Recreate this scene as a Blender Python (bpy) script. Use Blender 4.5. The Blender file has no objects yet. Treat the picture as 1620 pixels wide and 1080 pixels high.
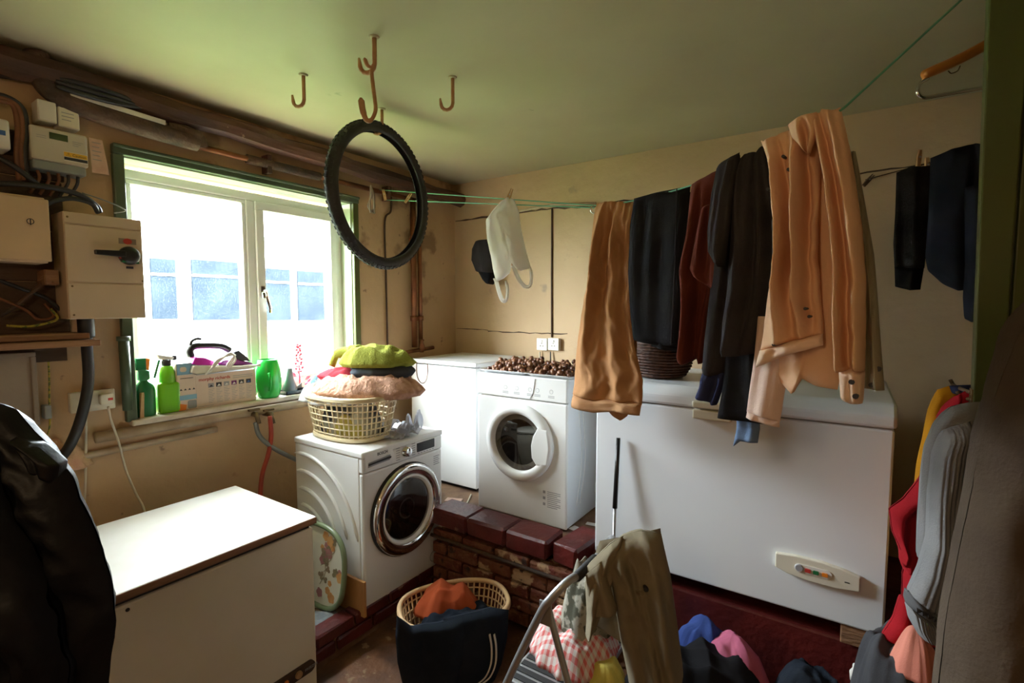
import bpy, bmesh, math, random
import numpy as np
from mathutils import Matrix, Vector, noise
SC = bpy.context.scene
COL = SC.collection
R = math.radians
# ------------------------------------------------------------------ camera, sky, lamps, exposure
F, PITCH, YAW, CAMH = 790.0, R(4.0), R(34.0), 1.75
cd = bpy.data.cameras.new('camera'); cam = bpy.data.objects.new('camera', cd); COL.objects.link(cam)
cd.sensor_width = 36; cd.lens = 36 * F / 1620; cd.clip_start = .02
cam.location = (0, 0, CAMH); cam.rotation_euler = (R(90) - PITCH, 0, YAW)
SC.camera = cam
wd = bpy.data.worlds.new('overcast_sky'); SC.world = wd; wd.use_nodes = True
bg = wd.node_tree.nodes['Background']; bg.inputs[0].default_value = (.88, .94, 1, 1); bg.inputs[1].default_value = 62
pl = bpy.data.lights.new('window_portal', 'AREA'); pl.shape = 'RECTANGLE'; pl.size = 1.3; pl.size_y = 1.26; pl.cycles.is_portal = True
po = bpy.data.objects.new('window_portal', pl); COL.objects.link(po); po.location = (-3.02, 1.58, 1.82); po.rotation_euler = (0, R(-90), 0)
VS = SC.view_settings; VS.view_transform = 'Standard'; VS.look = 'None'; VS.gamma = 1; VS.use_curve_mapping = False; VS.exposure = .35
SC.cycles.max_bounces = 10; SC.cycles.diffuse_bounces = 6; SC.cycles.transparent_max_bounces = 12
FILL_BULB_W = 13
# ------------------------------------------------------------------ measuring helpers (metres; left wall x=-2.8, back wall y=3.283)
O = np.array([0, 0, CAMH])
fw = np.array([-math.sin(YAW) * math.cos(PITCH), math.cos(YAW) * math.cos(PITCH), -math.sin(PITCH)])
rt = np.array([math.cos(YAW), math.sin(YAW), 0]); up = np.cross(rt, fw)
def ray(x, y): return fw + rt * (x - 810) / F + up * (540 - y) / F
def atX(x, y, v): r = ray(x, y); return O + r * (v / r[0])
def atY(x, y, v): r = ray(x, y); return O + r * (v / r[1])
def atZ(x, y, v): r = ray(x, y); return O + r * ((v - CAMH) / r[2])
def atD(x, y, k): return O + ray(x, y) * k
WX, YB, CE = -2.8, 3.283, 2.77
# ------------------------------------------------------------------ materials
MATS = {}; FINE = set()
def mat(name, c1, c2=None, rough=.6, *a, world=False, **k):
    m = mat0(name, c1, c2, rough, *a, **k)
    if world:
        nt = m.node_tree; ge = nt.nodes.new('ShaderNodeNewGeometry')
        for l in [l for l in nt.links if l.from_node.type == 'TEX_COORD']: t = l.to_socket; nt.links.remove(l); nt.links.new(ge.outputs['Position'], t)
    return m
def mat0(name, c1, c2=None, rough=.6, scale=8, bump=0, bscale=40, metal=0, detail=5, lo=.35, hi=.65, spec=.5, coat=0, trans=0, emit=None, sub=0, stretch=None, fine=None, sheen=0):
    if name in MATS: return MATS[name]
    m = bpy.data.materials.new(name); m.use_nodes = True; nt = m.node_tree; N = nt.nodes; L = nt.links
    b = N['Principled BSDF']; tc = N.new('ShaderNodeTexCoord'); mp = N.new('ShaderNodeMapping'); L.new(tc.outputs['Object'], mp.inputs[0])
    if stretch: mp.inputs['Scale'].default_value = stretch
    no = N.new('ShaderNodeTexNoise'); no.inputs['Scale'].default_value = scale; no.inputs['Detail'].default_value = detail; L.new(mp.outputs[0], no.inputs['Vector'])
    cr = N.new('ShaderNodeValToRGB'); L.new(no.outputs[0], cr.inputs[0])
    c2 = c2 or tuple(v * .88 for v in c1)
    cr.color_ramp.elements[0].position = lo; cr.color_ramp.elements[1].position = hi
    cr.color_ramp.elements[0].color = (*c1, 1); cr.color_ramp.elements[1].color = (*c2, 1)
    col = cr.outputs[0]
    if fine:   # (colour, threshold, scale) scattered specks or stains
        for fc, th, fs in fine:
            n2 = N.new('ShaderNodeTexNoise'); n2.inputs['Scale'].default_value = fs; n2.inputs['Detail'].default_value = 4; L.new(tc.outputs['Object'], n2.inputs['Vector'])
            r2 = N.new('ShaderNodeValToRGB'); r2.color_ramp.elements[0].position = th; r2.color_ramp.elements[1].position = th + .05; L.new(n2.outputs[0], r2.inputs[0])
            mx = N.new('ShaderNodeMix'); mx.data_type = 'RGBA'; L.new(r2.outputs[0], mx.inputs[0]); L.new(col, mx.inputs[6]); mx.inputs[7].default_value = (*fc, 1); col = mx.outputs[2]
    L.new(col, b.inputs['Base Color'])
    bd_ = .02 if not name in FINE else .004
    b.inputs['Roughness'].default_value = rough; b.inputs['Metallic'].default_value = metal; b.inputs['Specular IOR Level'].default_value = spec
    if coat: b.inputs['Coat Weight'].default_value = coat
    if trans: b.inputs['Transmission Weight'].default_value = trans
    if sheen: b.inputs['Sheen Weight'].default_value = sheen
    if emit: b.inputs['Emission Color'].default_value = (*emit[0], 1); b.inputs['Emission Strength'].default_value = emit[1]
    if bump:
        nb = N.new('ShaderNodeTexNoise'); nb.inputs['Scale'].default_value = bscale; nb.inputs['Detail'].default_value = 6; L.new(mp.outputs[0], nb.inputs['Vector'])
        bp = N.new('ShaderNodeBump'); bp.inputs['Strength'].default_value = bump; bp.inputs['Distance'].default_value = bd_; L.new(nb.outputs[0], bp.inputs['Height']); L.new(bp.outputs[0], b.inputs['Normal'])
    MATS[name] = m; return m
def weave(name, c1, c2, scale=300, rough=.9, bump=.25, **k): FINE.add(name); return mat(name, c1, c2, rough, 5, bump, scale, spec=.12, **k)
def glassmat(name, tint, gloss=.06, dirt=.04, rough=.03):
    m = bpy.data.materials.new(name); m.use_nodes = True; nt = m.node_tree; N = nt.nodes; L = nt.links
    N.remove(N['Principled BSDF']); out = N['Material Output']
    t = N.new('ShaderNodeBsdfTransparent'); t.inputs[0].default_value = (*tint, 1)
    g = N.new('ShaderNodeBsdfGlossy'); g.inputs['Roughness'].default_value = rough
    d = N.new('ShaderNodeBsdfTranslucent'); d.inputs[0].default_value = (.9, .9, .9, 1)
    tc = N.new('ShaderNodeTexCoord'); no = N.new('ShaderNodeTexNoise'); no.inputs['Scale'].default_value = 170; no.inputs['Detail'].default_value = 8; L.new(tc.outputs['Object'], no.inputs['Vector'])
    cr = N.new('ShaderNodeValToRGB'); cr.color_ramp.elements[0].position = .5; cr.color_ramp.elements[1].position = .75; cr.color_ramp.elements[1].color = (dirt * 4,) * 3 + (1,); L.new(no.outputs[0], cr.inputs[0])
    m1 = N.new('ShaderNodeMixShader'); m1.inputs[0].default_value = gloss; L.new(t.outputs[0], m1.inputs[1]); L.new(g.outputs[0], m1.inputs[2])
    m2 = N.new('ShaderNodeMixShader'); L.new(cr.outputs[0], m2.inputs[0]); L.new(m1.outputs[0], m2.inputs[1]); L.new(d.outputs[0], m2.inputs[2]); L.new(m2.outputs[0], out.inputs[0])
    return m
M = dict(
 wall=mat('cream_wall_paint', (.58, .405, .235), (.44, .29, .155), .75, 1.6, .35, 9, lo=.3, hi=.75, fine=[((.30, .19, .10), .61, 3.2), ((.30, .20, .12), .70, 17)]),
 wallback=mat('cream_block_paint', (.58, .42, .25), (.47, .33, .19), .75, 1.3, .4, 14, lo=.3, hi=.75, fine=[((.36, .27, .18), .69, 4)]),
 ceil=mat('pale_green_ceiling_paint', (.54, .49, .33), (.45, .40, .26), .55, 1.1, .12, 5, fine=[((.33, .32, .2), .72, 6)]),
 floor=mat('dirty_red_concrete', (.20, .085, .035), (.08, .035, .018), .6, 6, .4, 20, fine=[((.30, .19, .10), .62, 14)]),
 sill=mat('pale_sill_paint', (.66, .58, .47), (.52, .43, .32), .5, 9, .2, 25),
 step=mat('worn_step_concrete', (.22, .13, .07), (.12, .06, .035), .7, 8, .4, 25),
 redpaint=mat('dark_red_masonry_paint', (.13, .016, .013), (.075, .010, .009), .42, 7, .3, 30, fine=[((.28, .14, .085), .68, 9)], world=True),
 brick=mat('worn_painted_brick', (.15, .030, .016), (.20, .075, .030), .7, 14, .6, 45, fine=[((.45, .29, .16), .55, 8), ((.05, .02, .012), .62, 15)], world=True),
 mortar=mat('old_mortar', (.20, .12, .07), (.33, .23, .15), .9, 20, .6, 60),
 green=mat('olive_green_gloss_paint', (.085, .105, .022), (.065, .082, .018), .35, 4, .1, 10, stretch=(1, 1, .2)),
 trimgreen=mat('dark_green_frame_paint', (.055, .085, .05), (.09, .12, .07), .35, 6, .1, 20),
 palegreen=mat('pale_green_reveal_paint', (.52, .60, .44), (.46, .54, .38), .5, 6),
 upvc=mat('white_window_plastic', (.82, .82, .80), (.78, .78, .76), .3, 3),
 beam=mat('old_brown_timber', (.16, .065, .028), (.05, .022, .012), .6, 5, .6, 18, stretch=(1, .25, 1), fine=[((.38, .25, .16), .71, 11)]),
 lag=mat('brown_pipe_lagging', (.13, .07, .04), (.05, .032, .022), .8, 9, .8, 25),
 copper=mat('tarnished_copper', (.32, .13, .055), (.17, .07, .035), .42, 8, metal=.75),
 wallpipe=mat('painted_pipe', (.52, .42, .29), (.38, .28, .18), .5, 9, .2, 20),
 white=mat('white_enamel', (.80, .80, .78), (.78, .78, .76), .28, 2),
 whiteold=mat('aged_white_enamel', (.78, .74, .62), (.72, .67, .53), .3, 3, fine=[((.5, .42, .3), .76, 20)]),
 lidtop=mat('worn_white_laminate', (.82, .80, .73), (.76, .73, .64), .25, 5, fine=[((.52, .42, .27), .73, 12)]),
 cool=mat('cool_white_enamel', (.78, .81, .84), (.76, .79, .82), .35, 2),
 ivory=mat('ivory_plastic', (.78, .74, .60), None, .4, 3),
 gap=mat('black_rubber', (.012, .012, .012), (.02, .02, .02), .7, 8),
 black=mat('black_plastic', (.012, .012, .013), (.02, .02, .02), .3, 5),
 chrome=mat('polished_chrome', (.80, .80, .80), (.75, .75, .75), .10, 2, metal=1),
 alu=mat('grey_painted_steel', (.45, .46, .47), (.38, .39, .40), .35, 5, metal=.7),
 drum=mat('dark_steel_drum', (.05, .05, .055), (.09, .09, .09), .3, 20, metal=.6),
 doorglass=glassmat('smoked_door_glass', (.35, .33, .31), .12, .0),
 pane=glassmat('dusty_window_glass', (.95, .97, .97), .04, .006),
 beige=mat('beige_metal_case', (.60, .47, .33), (.56, .43, .30), .5, 4, fine=[((.40, .30, .2), .76, 15)]),
 peachcase=mat('peach_metal_case', (.64, .46, .29), None, .5, 4),
 meter=mat('pale_meter_plastic', (.58, .52, .43), None, .45, 4), metergrey=mat('grey_terminal_cover', (.27, .29, .29), None, .5, 4),
 lcd=mat('meter_display', (.05, .08, .025), None, .2, 5), yellow=mat('yellow_print', (.75, .42, .03), None, .5, 5),
 bluep=mat('blue_print', (.04, .12, .35), None, .5, 5), redp=mat('red_print', (.50, .04, .03), None, .5, 5), darkp=mat('dark_print', (.03, .03, .035), None, .5, 5),
 greyp=mat('grey_print', (.33, .33, .34), None, .6, 5), whitep=mat('white_paper', (.75, .72, .66), None, .7, 5),
 pinkp=mat('pink_paper', (.66, .46, .36), (.58, .36, .28), .7, 30),
 cableblk=mat('black_cable', (.015, .015, .017), (.03, .03, .03), .45, 10), cablewht=mat('cream_flex', (.66, .60, .46), None, .5, 10), cablebrn=mat('brown_cable', (.14, .05, .02), (.22, .08, .03), .5, 20),
 earth=mat('green_yellow_wire', (.10, .14, .03), (.40, .34, .04), .5, 60, lo=.45, hi=.55),
 board=mat('old_dark_board', (.10, .055, .03), (.045, .027, .017), .8, 6, .6, 25, stretch=(1, .3, 1)),
 plank=mat('bare_brown_plank', (.34, .18, .09), (.20, .10, .05), .75, 6, .4, 25, stretch=(1, .2, 4)),
 greypanel=mat('grey_dusty_panel', (.30, .24, .18), (.24, .19, .14), .7, 8, .2, 30),
 foam=mat('pink_expanding_foam', (.60, .33, .24), (.66, .48, .25), .85, 9, .8, 30),
 hook=mat('rusty_painted_hook', (.50, .27, .12), (.38, .19, .08), .55, 25, .3, 60),
 tyre=mat('black_tyre_rubber', (.020, .019, .019), (.035, .032, .030), .6, 9, .2, 60),
 line=mat('green_clothes_line', (.12, .36, .22), None, .5, 10), peg=mat('wooden_peg', (.55, .33, .15), (.42, .24, .1), .6, 30), pegdark=mat('dark_wooden_peg', (.14, .08, .045), None, .6, 30),
 basket=mat('cream_basket_plastic', (.72, .60, .37), (.68, .56, .33), .4, 4), basketpeach=mat('peach_basket_plastic', (.74, .50, .27), None, .4, 4),
 wicker=mat('dark_brown_wicker', (.10, .035, .015), (.05, .018, .009), .55, 40, .4, 60),
 nut=mat('brown_nut_shell', (.16, .06, .026), (.30, .15, .08), .4, 30), nut2=mat('dark_nut_shell', (.07, .026, .014), (.14, .05, .025), .35, 30),
 tray=mat('white_foil_tray', (.78, .78, .78), None, .35, 5), hose_red=mat('red_hose', (.42, .055, .025), (.32, .04, .02), .45, 12), hose_grey=mat('grey_hose', (.20, .21, .21), None, .5, 12), brass=mat('dirty_brass', (.22, .15, .07), (.12, .08, .04), .5, 20, metal=.6),
 greenb=mat('dark_green_bottle', (.015, .17, .055), None, .3, 4), limeb=mat('lime_green_bottle', (.18, .55, .015), None, .3, 4), jar=mat('bright_green_plastic', (.02, .50, .06), (.015, .42, .05), .25, 4, trans=.25), orange=mat('orange_plastic', (.85, .25, .02), None, .35, 4),
 card=mat('pinkish_carton', (.72, .58, .46), None, .6, 4), skyblue=mat('sky_blue_print', (.22, .42, .58), None, .5, 4), magenta=mat('magenta_plastic', (.60, .015, .38), None, .3, 4), purple=mat('purple_plastic', (.16, .01, .14), None, .3, 4),
 vase=mat('grey_vase', (.16, .16, .17), None, .4, 4), flower=mat('red_pink_petals', (.70, .06, .12), (.75, .16, .22), .6, 40),
 ply=mat('orange_brown_board', (.50, .25, .085), (.40, .19, .06), .5, 4, .1, 30, stretch=(4, 1, 1)),
 traygreen=mat('sage_tray_rim', (.20, .25, .13), None, .35, 4), traycream=mat('cream_tray_face', (.72, .68, .56), None, .3, 4), flo1=mat('orange_flower_print', (.62, .26, .08), (.70, .40, .16), .4, 30), flo2=mat('brown_leaf_print', (.22, .19, .10), (.32, .22, .14), .4, 30), flo3=mat('mauve_flower_print', (.42, .18, .17), None, .4, 30),
 plastic=mat('crumpled_blue_grey_film', (.52, .55, .66), (.40, .43, .52), .3, 12), newsp=mat('grey_newsprint', (.36, .38, .40), (.22, .24, .26), .8, 25),
 bag=mat('thin_white_plastic_bag', (.90, .88, .83), (.86, .83, .76), .4, 10, bump=.2, bscale=30),
 tan=weave('tan_cotton', (.50, .265, .125), (.44, .225, .10), 38, bump=.6), tanhem=weave('tan_hem', (.54, .31, .16), (.44, .23, .11)),
 blackcloth=weave('black_jersey', (.010, .010, .012), (.018, .017, .018)), charcoal=weave('charcoal_jersey', (.030, .026, .028), (.045, .040, .041)),
 maroon=weave('maroon_knit', (.135, .032, .020), (.10, .024, .018)), denim=weave('blue_rib_knit', (.035, .045, .11), (.05, .06, .14)), paleblue=weave('pale_denim', (.13, .20, .34), (.20, .28, .42)),
 peach=weave('peach_cotton', (.80, .52, .33), (.74, .46, .28), 34, bump=.6, fine=[((.05, .03, .02), .775, 24)]), peachpale=weave('pale_peach_hem', (.82, .61, .46), (.78, .56, .41), 220), palepink=weave('pale_pink_cotton', (.76, .58, .50), (.70, .50, .42), 220),
 navy=weave('navy_knit', (.012, .014, .022), (.02, .022, .032)), lace=weave('black_lace', (.012, .011, .012), (.035, .03, .028), 120, bump=.6),
 greyknit=weave('grey_rib_knit', (.26, .26, .265), (.21, .21, .215), 200, bump=.4), greydark=weave('dark_grey_knit_band', (.12, .12, .125), (.10, .10, .10)), greyrib=weave('pale_grey_rib', (.27, .27, .27), (.23, .23, .23)),  # greydark: darker knit of the cardigan's band and placket
 red=weave('red_jersey', (.36, .012, .018), (.28, .010, .015)), yellowc=weave('yellow_fabric', (.70, .33, .02), (.62, .28, .02)), coral=weave('coral_fabric', (.68, .25, .18), (.60, .21, .15)), slate=weave('slate_grey_fabric', (.05, .05, .055), (.07, .07, .075)),
 browncoat=weave('brown_wool', (.105, .078, .055), (.08, .058, .042), 120, bump=.5), blackcoat=mat('black_waxed_nylon', (.0025, .0025, .004), (.004, .004, .006), .48, 6, .25, 14, spec=.22),
 blue=weave('blue_fabric', (.035, .06, .22), (.05, .09, .28)), pink=weave('pink_fabric', (.50, .14, .22), (.42, .10, .18)), rust=weave('rust_orange_fabric', (.42, .085, .028), (.34, .065, .022)), darknavy=weave('dark_navy_denim', (.012, .017, .026), (.02, .025, .034)), khaki=weave('khaki_cotton', (.235, .20, .135), (.19, .16, .105), 34, bump=.6, fine=[((.10, .08, .05), .72, 9)]), khakilining=weave('pale_khaki', (.33, .29, .20), None or (.25, .22, .15)),
 camo=mat('mottled_olive_fabric', (.09, .09, .065), (.34, .32, .26), .9, 22, .1, 200, lo=.47, hi=.53, spec=.1), lime=mat('lime_green_towel', (.34, .36, .07), (.26, .28, .05), .95, 8, .5, 110, spec=.05), pillow=mat('rosy_beige_quilt', (.60, .36, .26), (.47, .26, .17), .95, 26, .7, 60, spec=.05), darkred=weave('dark_red_fabric', (.36, .03, .04), (.26, .02, .03)), bluewhite=weave('blue_white_print', (.10, .20, .26), (.70, .72, .70), lo=.46, hi=.52), darktowel=weave('dark_slate_towel', (.05, .06, .075), (.08, .09, .10)), mixed=weave('mixed_print_fabric', (.08, .09, .10), (.45, .42, .30), lo=.45, hi=.55), paleyellow=weave('pale_yellow_fabric', (.62, .52, .12), (.55, .45, .1)),
 grass=mat('lawn_grass', (.09, .145, .035), (.07, .11, .025), .9, 3), slate_roof=mat('slate_roof', (.011, .0155, .022), (.017, .023, .031), .9, 2, spec=0), render=mat('white_render', (.42, .43, .44), None, .8, 2),
)
def checkmat():
    m = bpy.data.materials.new('red_white_check_cotton'); m.use_nodes = True; nt = m.node_tree; N = nt.nodes; L = nt.links; b = N['Principled BSDF']
    tc = N.new('ShaderNodeTexCoord'); outs = []
    for ax in ('X', 'Y'):
        w = N.new('ShaderNodeTexWave'); w.wave_profile = 'SIN'; w.bands_direction = ax; w.inputs['Scale'].default_value = 14; L.new(tc.outputs['Object'], w.inputs[0])
        r = N.new('ShaderNodeValToRGB'); r.color_ramp.interpolation = 'CONSTANT'; r.color_ramp.elements[0].color = (.74, .68, .64, 1); r.color_ramp.elements[1].position = .55; r.color_ramp.elements[1].color = (.66, .14, .13, 1); L.new(w.outputs[0], r.inputs[0]); outs.append(r)
    mx = N.new('ShaderNodeMix'); mx.data_type = 'RGBA'; mx.inputs[0].default_value = .5; L.new(outs[0].outputs[0], mx.inputs[6]); L.new(outs[1].outputs[0], mx.inputs[7]); L.new(mx.outputs[2], b.inputs['Base Color']); b.inputs['Roughness'].default_value = .9
    return m
M['check'] = checkmat()
def thin(m, f=.5):   # light shows through thin plastic
    nt = m.node_tree; N = nt.nodes; t = N.new('ShaderNodeBsdfTranslucent'); t.inputs[0].default_value = (.92, .90, .86, 1); x = N.new('ShaderNodeMixShader'); x.inputs[0].default_value = f
    nt.links.new(N['Principled BSDF'].outputs[0], x.inputs[1]); nt.links.new(t.outputs[0], x.inputs[2]); nt.links.new(x.outputs[0], N['Material Output'].inputs[0])
thin(M['bag'], .55); thin(M['plastic'], .3)
# ------------------------------------------------------------------ mesh helpers
def frame(o, xa, ya, za): return Matrix(((xa[0], ya[0], za[0], o[0]), (xa[1], ya[1], za[1], o[1]), (xa[2], ya[2], za[2], o[2]), (0, 0, 0, 1)))
def faceX(x, y, z): return frame((x, y, z), (0, 1, 0), (0, 0, 1), (1, 0, 0))      # local x along +Y, y up, z towards the room (+X)
def faceY(x, y, z): return frame((x, y, z), (1, 0, 0), (0, 0, 1), (0, -1, 0))     # local x along +X, y up, z towards the camera (-Y)
def turn(o, a): return Matrix.Translation(Vector(o)) @ Matrix.Rotation(a, 4, 'Z')
class MB:
    def __init__(s, T=None): s.v = []; s.f = []; s.T = T
    def add(s, vs, fs, T=None):
        T = T or s.T; b = len(s.v)
        s.v += [tuple(T @ Vector(p)) if T else tuple(p) for p in vs]; s.f += [[i + b for i in f] for f in fs]; return s
    def box(s, x0, x1, y0, y1, z0, z1, T=None):
        v = [(x, y, z) for x in (x0, x1) for y in (y0, y1) for z in (z0, z1)]
        return s.add(v, [(0, 1, 3, 2), (4, 6, 7, 5), (0, 4, 5, 1), (2, 3, 7, 6), (0, 2, 6, 4), (1, 5, 7, 3)], T)
    def tube(s, pts, r, n=10, closed=False, T=None, flat=None):
        P = [Vector(p) for p in pts]; k = len(P); rs = r if isinstance(r, (list, tuple)) else [r] * k; vs = []; fs = []; ref = None
        for i in range(k):
            a = P[(i - 1) % k] if (closed or i) else P[0]; b = P[(i + 1) % k] if (closed or i < k - 1) else P[-1]
            t = (b - a).normalized()
            if ref is None: ref = Vector((0, 0, 1)) if abs(t.z) < .9 else Vector((1, 0, 0))
            nx = (ref - t * ref.dot(t)).normalized(); ny = t.cross(nx); ref = nx
            for j in range(n):
                q = 2 * math.pi * j / n; vs.append(P[i] + (nx * math.cos(q) * (flat or 1) + ny * math.sin(q)) * rs[i])
        m = k if closed else k - 1
        for i in range(m):
            for j in range(n): fs.append((i * n + j, i * n + (j + 1) % n, ((i + 1) % k) * n + (j + 1) % n, ((i + 1) % k) * n + j))
        if not closed: fs += [tuple(range(n))[::-1], tuple((k - 1) * n + j for j in range(n))]
        return s.add(vs, fs, T)
    def lathe(s, prof, n=32, T=None, ax=1, ay=1, cap=True):
        vs = []; fs = []; k = len(prof)
        for (r, h) in prof:
            for j in range(n): q = 2 * math.pi * j / n; vs.append((r * ax * math.cos(q), r * ay * math.sin(q), h))
        for i in range(k - 1):
            for j in range(n): fs.append((i * n + j, i * n + (j + 1) % n, (i + 1) * n + (j + 1) % n, (i + 1) * n + j))
        if cap: fs += [tuple(range(n))[::-1], tuple((k - 1) * n + j for j in range(n))]
        return s.add(vs, fs, T)
    def prism(s, poly, z0, z1, T=None):
        k = len(poly); vs = [(p[0], p[1], z0) for p in poly] + [(p[0], p[1], z1) for p in poly]
        fs = [tuple(range(k))[::-1], tuple(range(k, 2 * k))] + [(i, (i + 1) % k, k + (i + 1) % k, k + i) for i in range(k)]
        return s.add(vs, fs, T)
    def grid(s, fn, nu, nv, T=None):
        vs = [fn(i / nu, j / nv) for j in range(nv + 1) for i in range(nu + 1)]; w = nu + 1
        return s.add(vs, [(j * w + i, j * w + i + 1, (j + 1) * w + i + 1, (j + 1) * w + i) for j in range(nv) for i in range(nu)], T)
    def build(s, name, m, parent=None, smooth=False, bevel=0, subsurf=0, solid=0, weld=False):
        v = np.array(s.v, float)
        org = np.array(parent['_o']) if parent else np.array([(v[:, 0].min() + v[:, 0].max()) / 2, (v[:, 1].min() + v[:, 1].max()) / 2, v[:, 2].min()])
        me = bpy.data.meshes.new(name); me.from_pydata((v - org).tolist(), [], s.f)
        bm = bmesh.new(); bm.from_mesh(me)
        if weld: bmesh.ops.remove_doubles(bm, verts=bm.verts, dist=2e-4)
        bmesh.ops.recalc_face_normals(bm, faces=bm.faces); bm.to_mesh(me); bm.free()
        me.materials.append(M[m] if isinstance(m, str) else m)
        if smooth: me.polygons.foreach_set('use_smooth', [True] * len(me.polygons))
        o = bpy.data.objects.new(name, me); COL.objects.link(o)
        if parent: o.parent = parent
        else: o.location = org
        o['_o'] = org.tolist()
        if solid: q = o.modifiers.new('thick', 'SOLIDIFY'); q.thickness = solid; q.offset = 0
        if bevel: q = o.modifiers.new('edge', 'BEVEL'); q.width = bevel; q.segments = 2; q.limit_method = 'ANGLE'; q.angle_limit = R(40)
        if subsurf: q = o.modifiers.new('smooth', 'SUBSURF'); q.levels = subsurf; q.render_levels = subsurf
        return o
def tag(o, label, cat, group=None):
    o['label'] = label; o['category'] = cat
    if group: o['group'] = group
    return o
def struct(o): o['kind'] = 'structure'; return o
def thing(name, loc, label, cat, group=None):
    o = bpy.data.objects.new(name, None); COL.objects.link(o); o.location = loc; o['_o'] = [float(c) for c in loc]; o.empty_display_size = .05
    return tag(o, label, cat, group)
def text(body, size, T, m, parent, name='lettering', align='LEFT', bold=0):
    c = bpy.data.curves.new('t', 'FONT'); c.body = body; c.size = size; c.align_x = align; c.extrude = .0004; c.offset = bold; c.resolution_u = 3
    o = bpy.data.objects.new('t', c); COL.objects.link(o); bpy.context.view_layer.update()
    me = o.evaluated_get(bpy.context.evaluated_depsgraph_get()).to_mesh(); b = MB(T)
    b.add([tuple(v.co) for v in me.vertices], [tuple(p.vertices) for p in me.polygons])
    bpy.data.objects.remove(o); return b.build(name, m, parent)
def rrect(x0, x1, y0, y1, r, n=5):
    p = []
    for cx, cy, a in ((x1 - r, y0 + r, -90), (x1 - r, y1 - r, 0), (x0 + r, y1 - r, 90), (x0 + r, y0 + r, 180)):
        for i in range(n + 1): q = R(a + 90 * i / n); p.append((cx + r * math.cos(q), cy + r * math.sin(q)))
    return p
def spline(pts, n=8):
    P = [np.array(p, float) for p in pts]; P = [2 * P[0] - P[1]] + P + [2 * P[-1] - P[-2]]; out = []
    for i in range(1, len(P) - 2):
        for j in range(n):
            t = j / n; a, b, c, d = P[i - 1:i + 3]
            out.append(.5 * ((2 * b) + (c - a) * t + (2 * a - 5 * b + 4 * c - d) * t * t + (3 * b - a - 3 * c + d) * t ** 3))
    out.append(P[-2]); return [tuple(float(c) for c in p) for p in out]
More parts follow.
